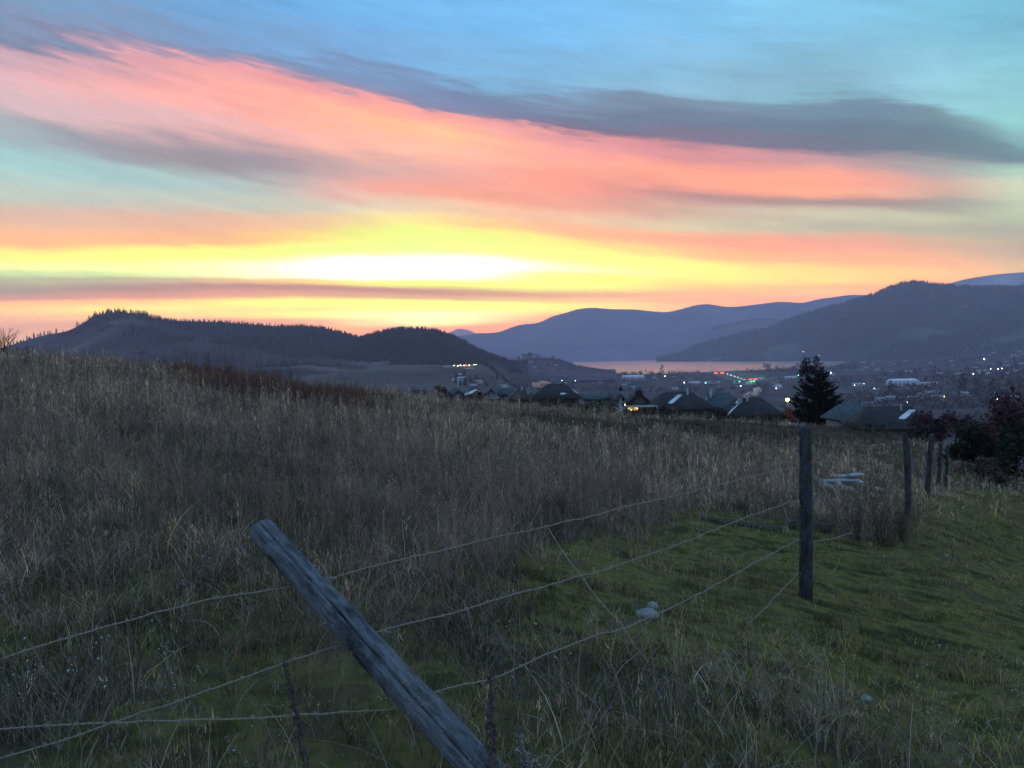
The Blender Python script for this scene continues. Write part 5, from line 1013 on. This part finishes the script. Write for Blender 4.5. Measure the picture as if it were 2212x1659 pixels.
def name_by_place(objs):
    from collections import defaultdict
    sets = defaultdict(list)
    for o in objs: sets[o['label']].append(o)
    for lab, L_ in sets.items():
        if len(L_) < 2: continue
        cells = defaultdict(list)
        for o in L_:
            v = np.array(o.location); f = v @ _f; X, Y_ = 1106 + F * (v @ _r) / f, 829.5 - F * (v @ _u) / f
            k = min(range(len(LMK)), key=lambda i: math.hypot(X - LMK[i][1], (Y_ - LMK[i][2]) * 1.5)); dx = X - LMK[k][1]
            cells[(k, 'left' if dx < 0 else 'right')].append((abs(dx) + abs(Y_ - LMK[k][2]) * .5, o))
        for (k, side), Q_ in cells.items():
            for i, (_, o) in enumerate(sorted(Q_, key=lambda t: t[0])): o['label'] = lab + ', ' + (ORD[i] if i < 10 else str(i + 1) + 'th nearest') + ' ' + side + ' of ' + LMK[k][0]
name_by_place([o for o in C.objects if o.parent is None and o.get('group') and o.get('category') in ('tree', 'house', 'shrub')])
# ---------------------------------------------------------------- airfield
def drape(name, poly, mat, lift, label, n=26):
    P = [hit(x, y, 300) for x, y in poly]; A, B_, C_, D_ = [np.array(p) for p in P]; s = np.linspace(0, 1, n); S, T_ = np.meshgrid(s, s, indexing='ij')
    Q3 = (A[None, None] * (1 - S[..., None]) + B_[None, None] * S[..., None]) * (1 - T_[..., None]) + (D_[None, None] * (1 - S[..., None]) + C_[None, None] * S[..., None]) * T_[..., None]
    Q3[..., 2] = ground(Q3[..., 0], Q3[..., 1]) + lift; return tag(mesh(name, Q3.reshape(-1, 3), None, mat, Q=grid_faces(n, n)), label, kind='structure')
drape('airfield_grass', [(1535,807),(1585,803.5),(1700,816),(1600,832)], noise_mat('airfield_turf', (.06, .085, .05), (.10, .125, .07), .02, 1), 1.2, 'dull green airfield grass around the runway')
drape('runway', [(1562,806.5),(1570,806),(1622,824),(1600,825)], noise_mat('runway_asphalt', (.15, .15, .15), (.21, .21, .21), .03, .9), 2.0, 'pale grey runway running towards the viewer')
# ---------------------------------------------------------------- lamps that are lit
pole_m, _n, _b = material('lamp_pole', (.1, .1, .1), .6)
LM = {'white': emit_mat('lamp_white', (.85, .95, 1), 26), 'warm': emit_mat('lamp_warm', (1, .55, .12), 22), 'yellow': emit_mat('lamp_yellow', (1, .8, .15), 26), 'red': emit_mat('lamp_red', (1, .05, .02), 26), 'green': emit_mat('lamp_green', (.05, 1, .25), 18), 'lime': emit_mat('lamp_lime', (.75, 1, .2), 26)}
def lamp(px, py, c, label, rad=1.5, name='street_lamp', h=7, group=None, Y=None):
    if Y: p = at(px, py, Y); base = Vector((p.x, p.y, gz(p.x, Y)))
    else:
        base = surf(px, py + .5)
        for _ in range(3):
            base = surf(px, py + h * F / base.y) or base
        p = base + Vector((0, 0, h))
    root = empty(name, base); tag(root, label, 'lamp', group); m = MB(); hh_ = p.z - base.z; s_ = base.y / F * rad * .5
    m.tube([(0, 0, -.5), (0, 0, hh_ - s_ * .6)], .09 if Y else .15, 6); m.build('pole', pole_m, root)
    th, ph = np.meshgrid(np.linspace(0, 2 * math.pi, 10, endpoint=False), np.linspace(0, math.pi, 7), indexing='ij')
    V = np.stack([np.sin(ph) * np.cos(th) * s_, np.sin(ph) * np.sin(th) * s_, np.cos(ph) * s_ * .8 + hh_], -1).reshape(-1, 3); mesh('lamp_head', V, None, LM[c], root, Q=grid_faces(10, 7, True)[:, ::-1])
for x, y, c, l in [(981.5,789.6,'lime','first lime green floodlight of the lit packing hall from the left'),(989,790.3,'yellow','yellow floodlight, second of the packing hall'),(995,789,'white','white floodlight, third of the packing hall'),(1003,789.5,'yellow','warm floodlight in the middle of the packing hall'),(1007,788.5,'red','reddish floodlight in the middle of the packing hall'),(1014,789,'lime','lime floodlight near the right end of the packing hall'),(1024.5,787.7,'lime','bright lime floodlight just right of the packing hall'),(1028.5,787.7,'yellow','rightmost yellow floodlight beyond the packing hall')]:
    lamp(x, y, c, l, 1.5, 'floodlight', 9, 'floodlights of the packing hall')
for x, y, l in [(1544.5,806,'left red lamp of the pair at the far end of the runway'),(1548.5,806.3,'second red lamp at the far end of the runway'),(1558,805,'third red lamp, right of the far runway end'),(1562,805.4,'rightmost red lamp at the far runway end')]: lamp(x, y, 'red', l, 1.9, 'runway_light', 4, 'red lamps at the far end of the runway')
for i, x in enumerate((1616.5, 1621.5, 1627, 1632.5)): lamp(x, 819 + .1 * i, 'red', ['leftmost', 'second', 'third', 'rightmost'][i] + ' red lamp of the row at the near end of the runway', 2.1, 'runway_light', 4, 'red lamps at the near end of the runway')
for i, x in enumerate((1619, 1624, 1629)): lamp(x, 823.5, 'green', ['leftmost', 'middle', 'rightmost'][i] + ' green lamp below the row of red runway lamps', 1.8, 'runway_light', 3, 'green lamps below the red row')
for i, x in enumerate((1587, 1592, 1597.5)): lamp(x, 824.3, 'green', ['leftmost', 'middle', 'rightmost'][i] + ' green lamp at the left of the near runway end', 1.6, 'runway_light', 3, 'green lamps left of the runway end')
for i, (x, y) in enumerate([(1571,808.5),(1579,810.7),(1587,812.8),(1594,815),(1601,817.5),(1608,820)]): lamp(x, y, 'white', ['farthest', 'second farthest', 'third', 'fourth', 'fifth', 'nearest'][i] + ' small white lamp along the right runway edge', .9, 'runway_light', 2, 'white lamps along the runway edge')
for x, y, c, r_, l in [(1273,807.6,'white',1.7,'white lamp below the near end of the lake, upper of two'),(1272,814,'white',1.6,'white lamp below the near end of the lake, lower of two'),(1224.5,817.6,'white',1.7,'single white lamp right of the pink steam'),(1214,822,'white',1,'faint white lamp beside the pink steam'),(1243,822.5,'white',1.2,'small white lamp right of the pink steam'),
    (1531,777,'white',2,'bright white lamp on the far lake shore below the mountain'),(1625,770.5,'white',1.4,'white lamp on the far shore above the runway'),(1768.5,768,'white',1.9,'bright white lamp on the shore just above the conifer tips'),(1711,690,'white',1.1,'tiny lamp high on the edge of the right mountain'),(1734,760,'white',1,'faint lamp on the shore left of the conifer tips'),(1814,757,'white',1,'faint lamp on the shore right of the conifer tips'),
    (1437,812.5,'white',1.3,'white lamp below the tall poplar'),(1478,826.3,'white',1.5,'white lamp left of the airport hangar'),(1524,827,'green',1.9,'green lamp between the two airport hangars'),(1725,810.5,'green',2,'green lamp left of the conifer'),(1600,834,'white',1.4,'white lamp just below the airfield'),(1630,842,'white',1.4,'white lamp right of the smoke top'),(1677,839,'white',1.3,'white lamp below the white house cluster'),
    (1788,805.5,'white',1.4,'left one of two white lamps right of the conifer top'),(1795,805.5,'white',1.5,'right one of two white lamps right of the conifer top'),(1783,820,'white',1.3,'white lamp close by the right flank of the conifer'),(1866,829,'white',1,'faint lamp beside the pale blue building'),(1922,820,'white',1.9,'white lamp at the left end of the largest warehouse'),(1957,884,'yellow',1.3,'yellow lamp above the bright skylight'),
    (2039.5,857,'warm',2.4,'orange lamp among dark trees right of the black roof'),(2126,775.5,'white',1.8,'white lamp on the right valley side, highest one'),(2140,797,'white',1.2,'left lamp of the row on the right valley side'),(2156,797,'white',1.2,'middle lamp of the row on the right valley side'),(2164,796,'white',1.2,'right lamp of the row on the right valley side'),(2103,808,'white',1.4,'white lamp below the row on the right valley side'),(2116,806,'white',1.2,'white lamp right below the lamp row'),
    (2108,888,'white',1.4,'white lamp inside the dark trees at right'),(2154,862,'white',1.2,'faint lamp in front of the red tree'),(1889,839,'white',1,'faint lamp left of the warehouse conifer'),(1960,869,'white',1,'faint lamp over the black roofs at right'),(1846,832,'white',1.2,'lamp at the foot of the pale blue building')]:
    lamp(x, y, c, l, r_, 'street_lamp', 7, 'lamps lit across the valley')
lamp(1701, 863.5, 'yellow', 'big glowing yellow lamp at the left edge of the conifer', 7.5, h=5, Y=98)
lamp(1350, 874, 'warm', 'warm garden lamp left below the brown grey gabled house', 2.6, h=2, Y=90); lamp(1536, 866, 'white', 'small white lamp above the blue grey roof', 1.2, h=2, Y=101)
# ---------------------------------------------------------------- smoke
def plume(pts, label, dens, col=(1, .82, .78)):
    m = MB(); P3 = [np.array(at(x, y, Y)) for x, y, r_, Y in pts]; P, L = spline(P3, 24); rr = np.interp(np.linspace(0, 1, 24), np.linspace(0, 1, len(pts)), [p[2] for p in pts])
    m.tube(P, rr, 12); sm = bpy.data.materials.new('smoke'); sm.use_nodes = True; nt = sm.node_tree; nt.nodes.clear(); t = node(nt, 'ShaderNodeNewGeometry')
    n = node(nt, 'ShaderNodeTexNoise', ins={'Vector': t.outputs['Position'], 'Scale': 1.6, 'Detail': 4, 'Roughness': .65}); d = node(nt, 'ShaderNodeMapRange', interpolation_type='SMOOTHSTEP', ins={0: n.outputs[0], 1: .42, 2: .68, 3: 0.0, 4: dens})
    v = node(nt, 'ShaderNodeVolumePrincipled'); v.inputs['Color'].default_value = (*col, 1); v.inputs['Anisotropy'].default_value = .3; nt.links.new(d.outputs[0], v.inputs['Density']); node(nt, 'ShaderNodeOutputMaterial', ins={1: v.outputs[0]})
    tag(m.build('smoke', sm, smooth=True), label, kind='stuff')
plume([(1601,876,.08,85),(1603,868,.16,85),(1607,860,.26,85),(1617,853,.34,85),(1630,847,.42,85),(1643,840,.3,85)], 'thin pinkish smoke rising from a chimney and bending right', 6.0)
plume([(1146,834,.15,103),(1152,831,.42,103),(1163,831,.38,103),(1172,829,.45,103),(1183,828,.3,103),(1190,827,.1,103)], 'low bank of pink steam behind the black roof', 7.0, (1, .75, .68))
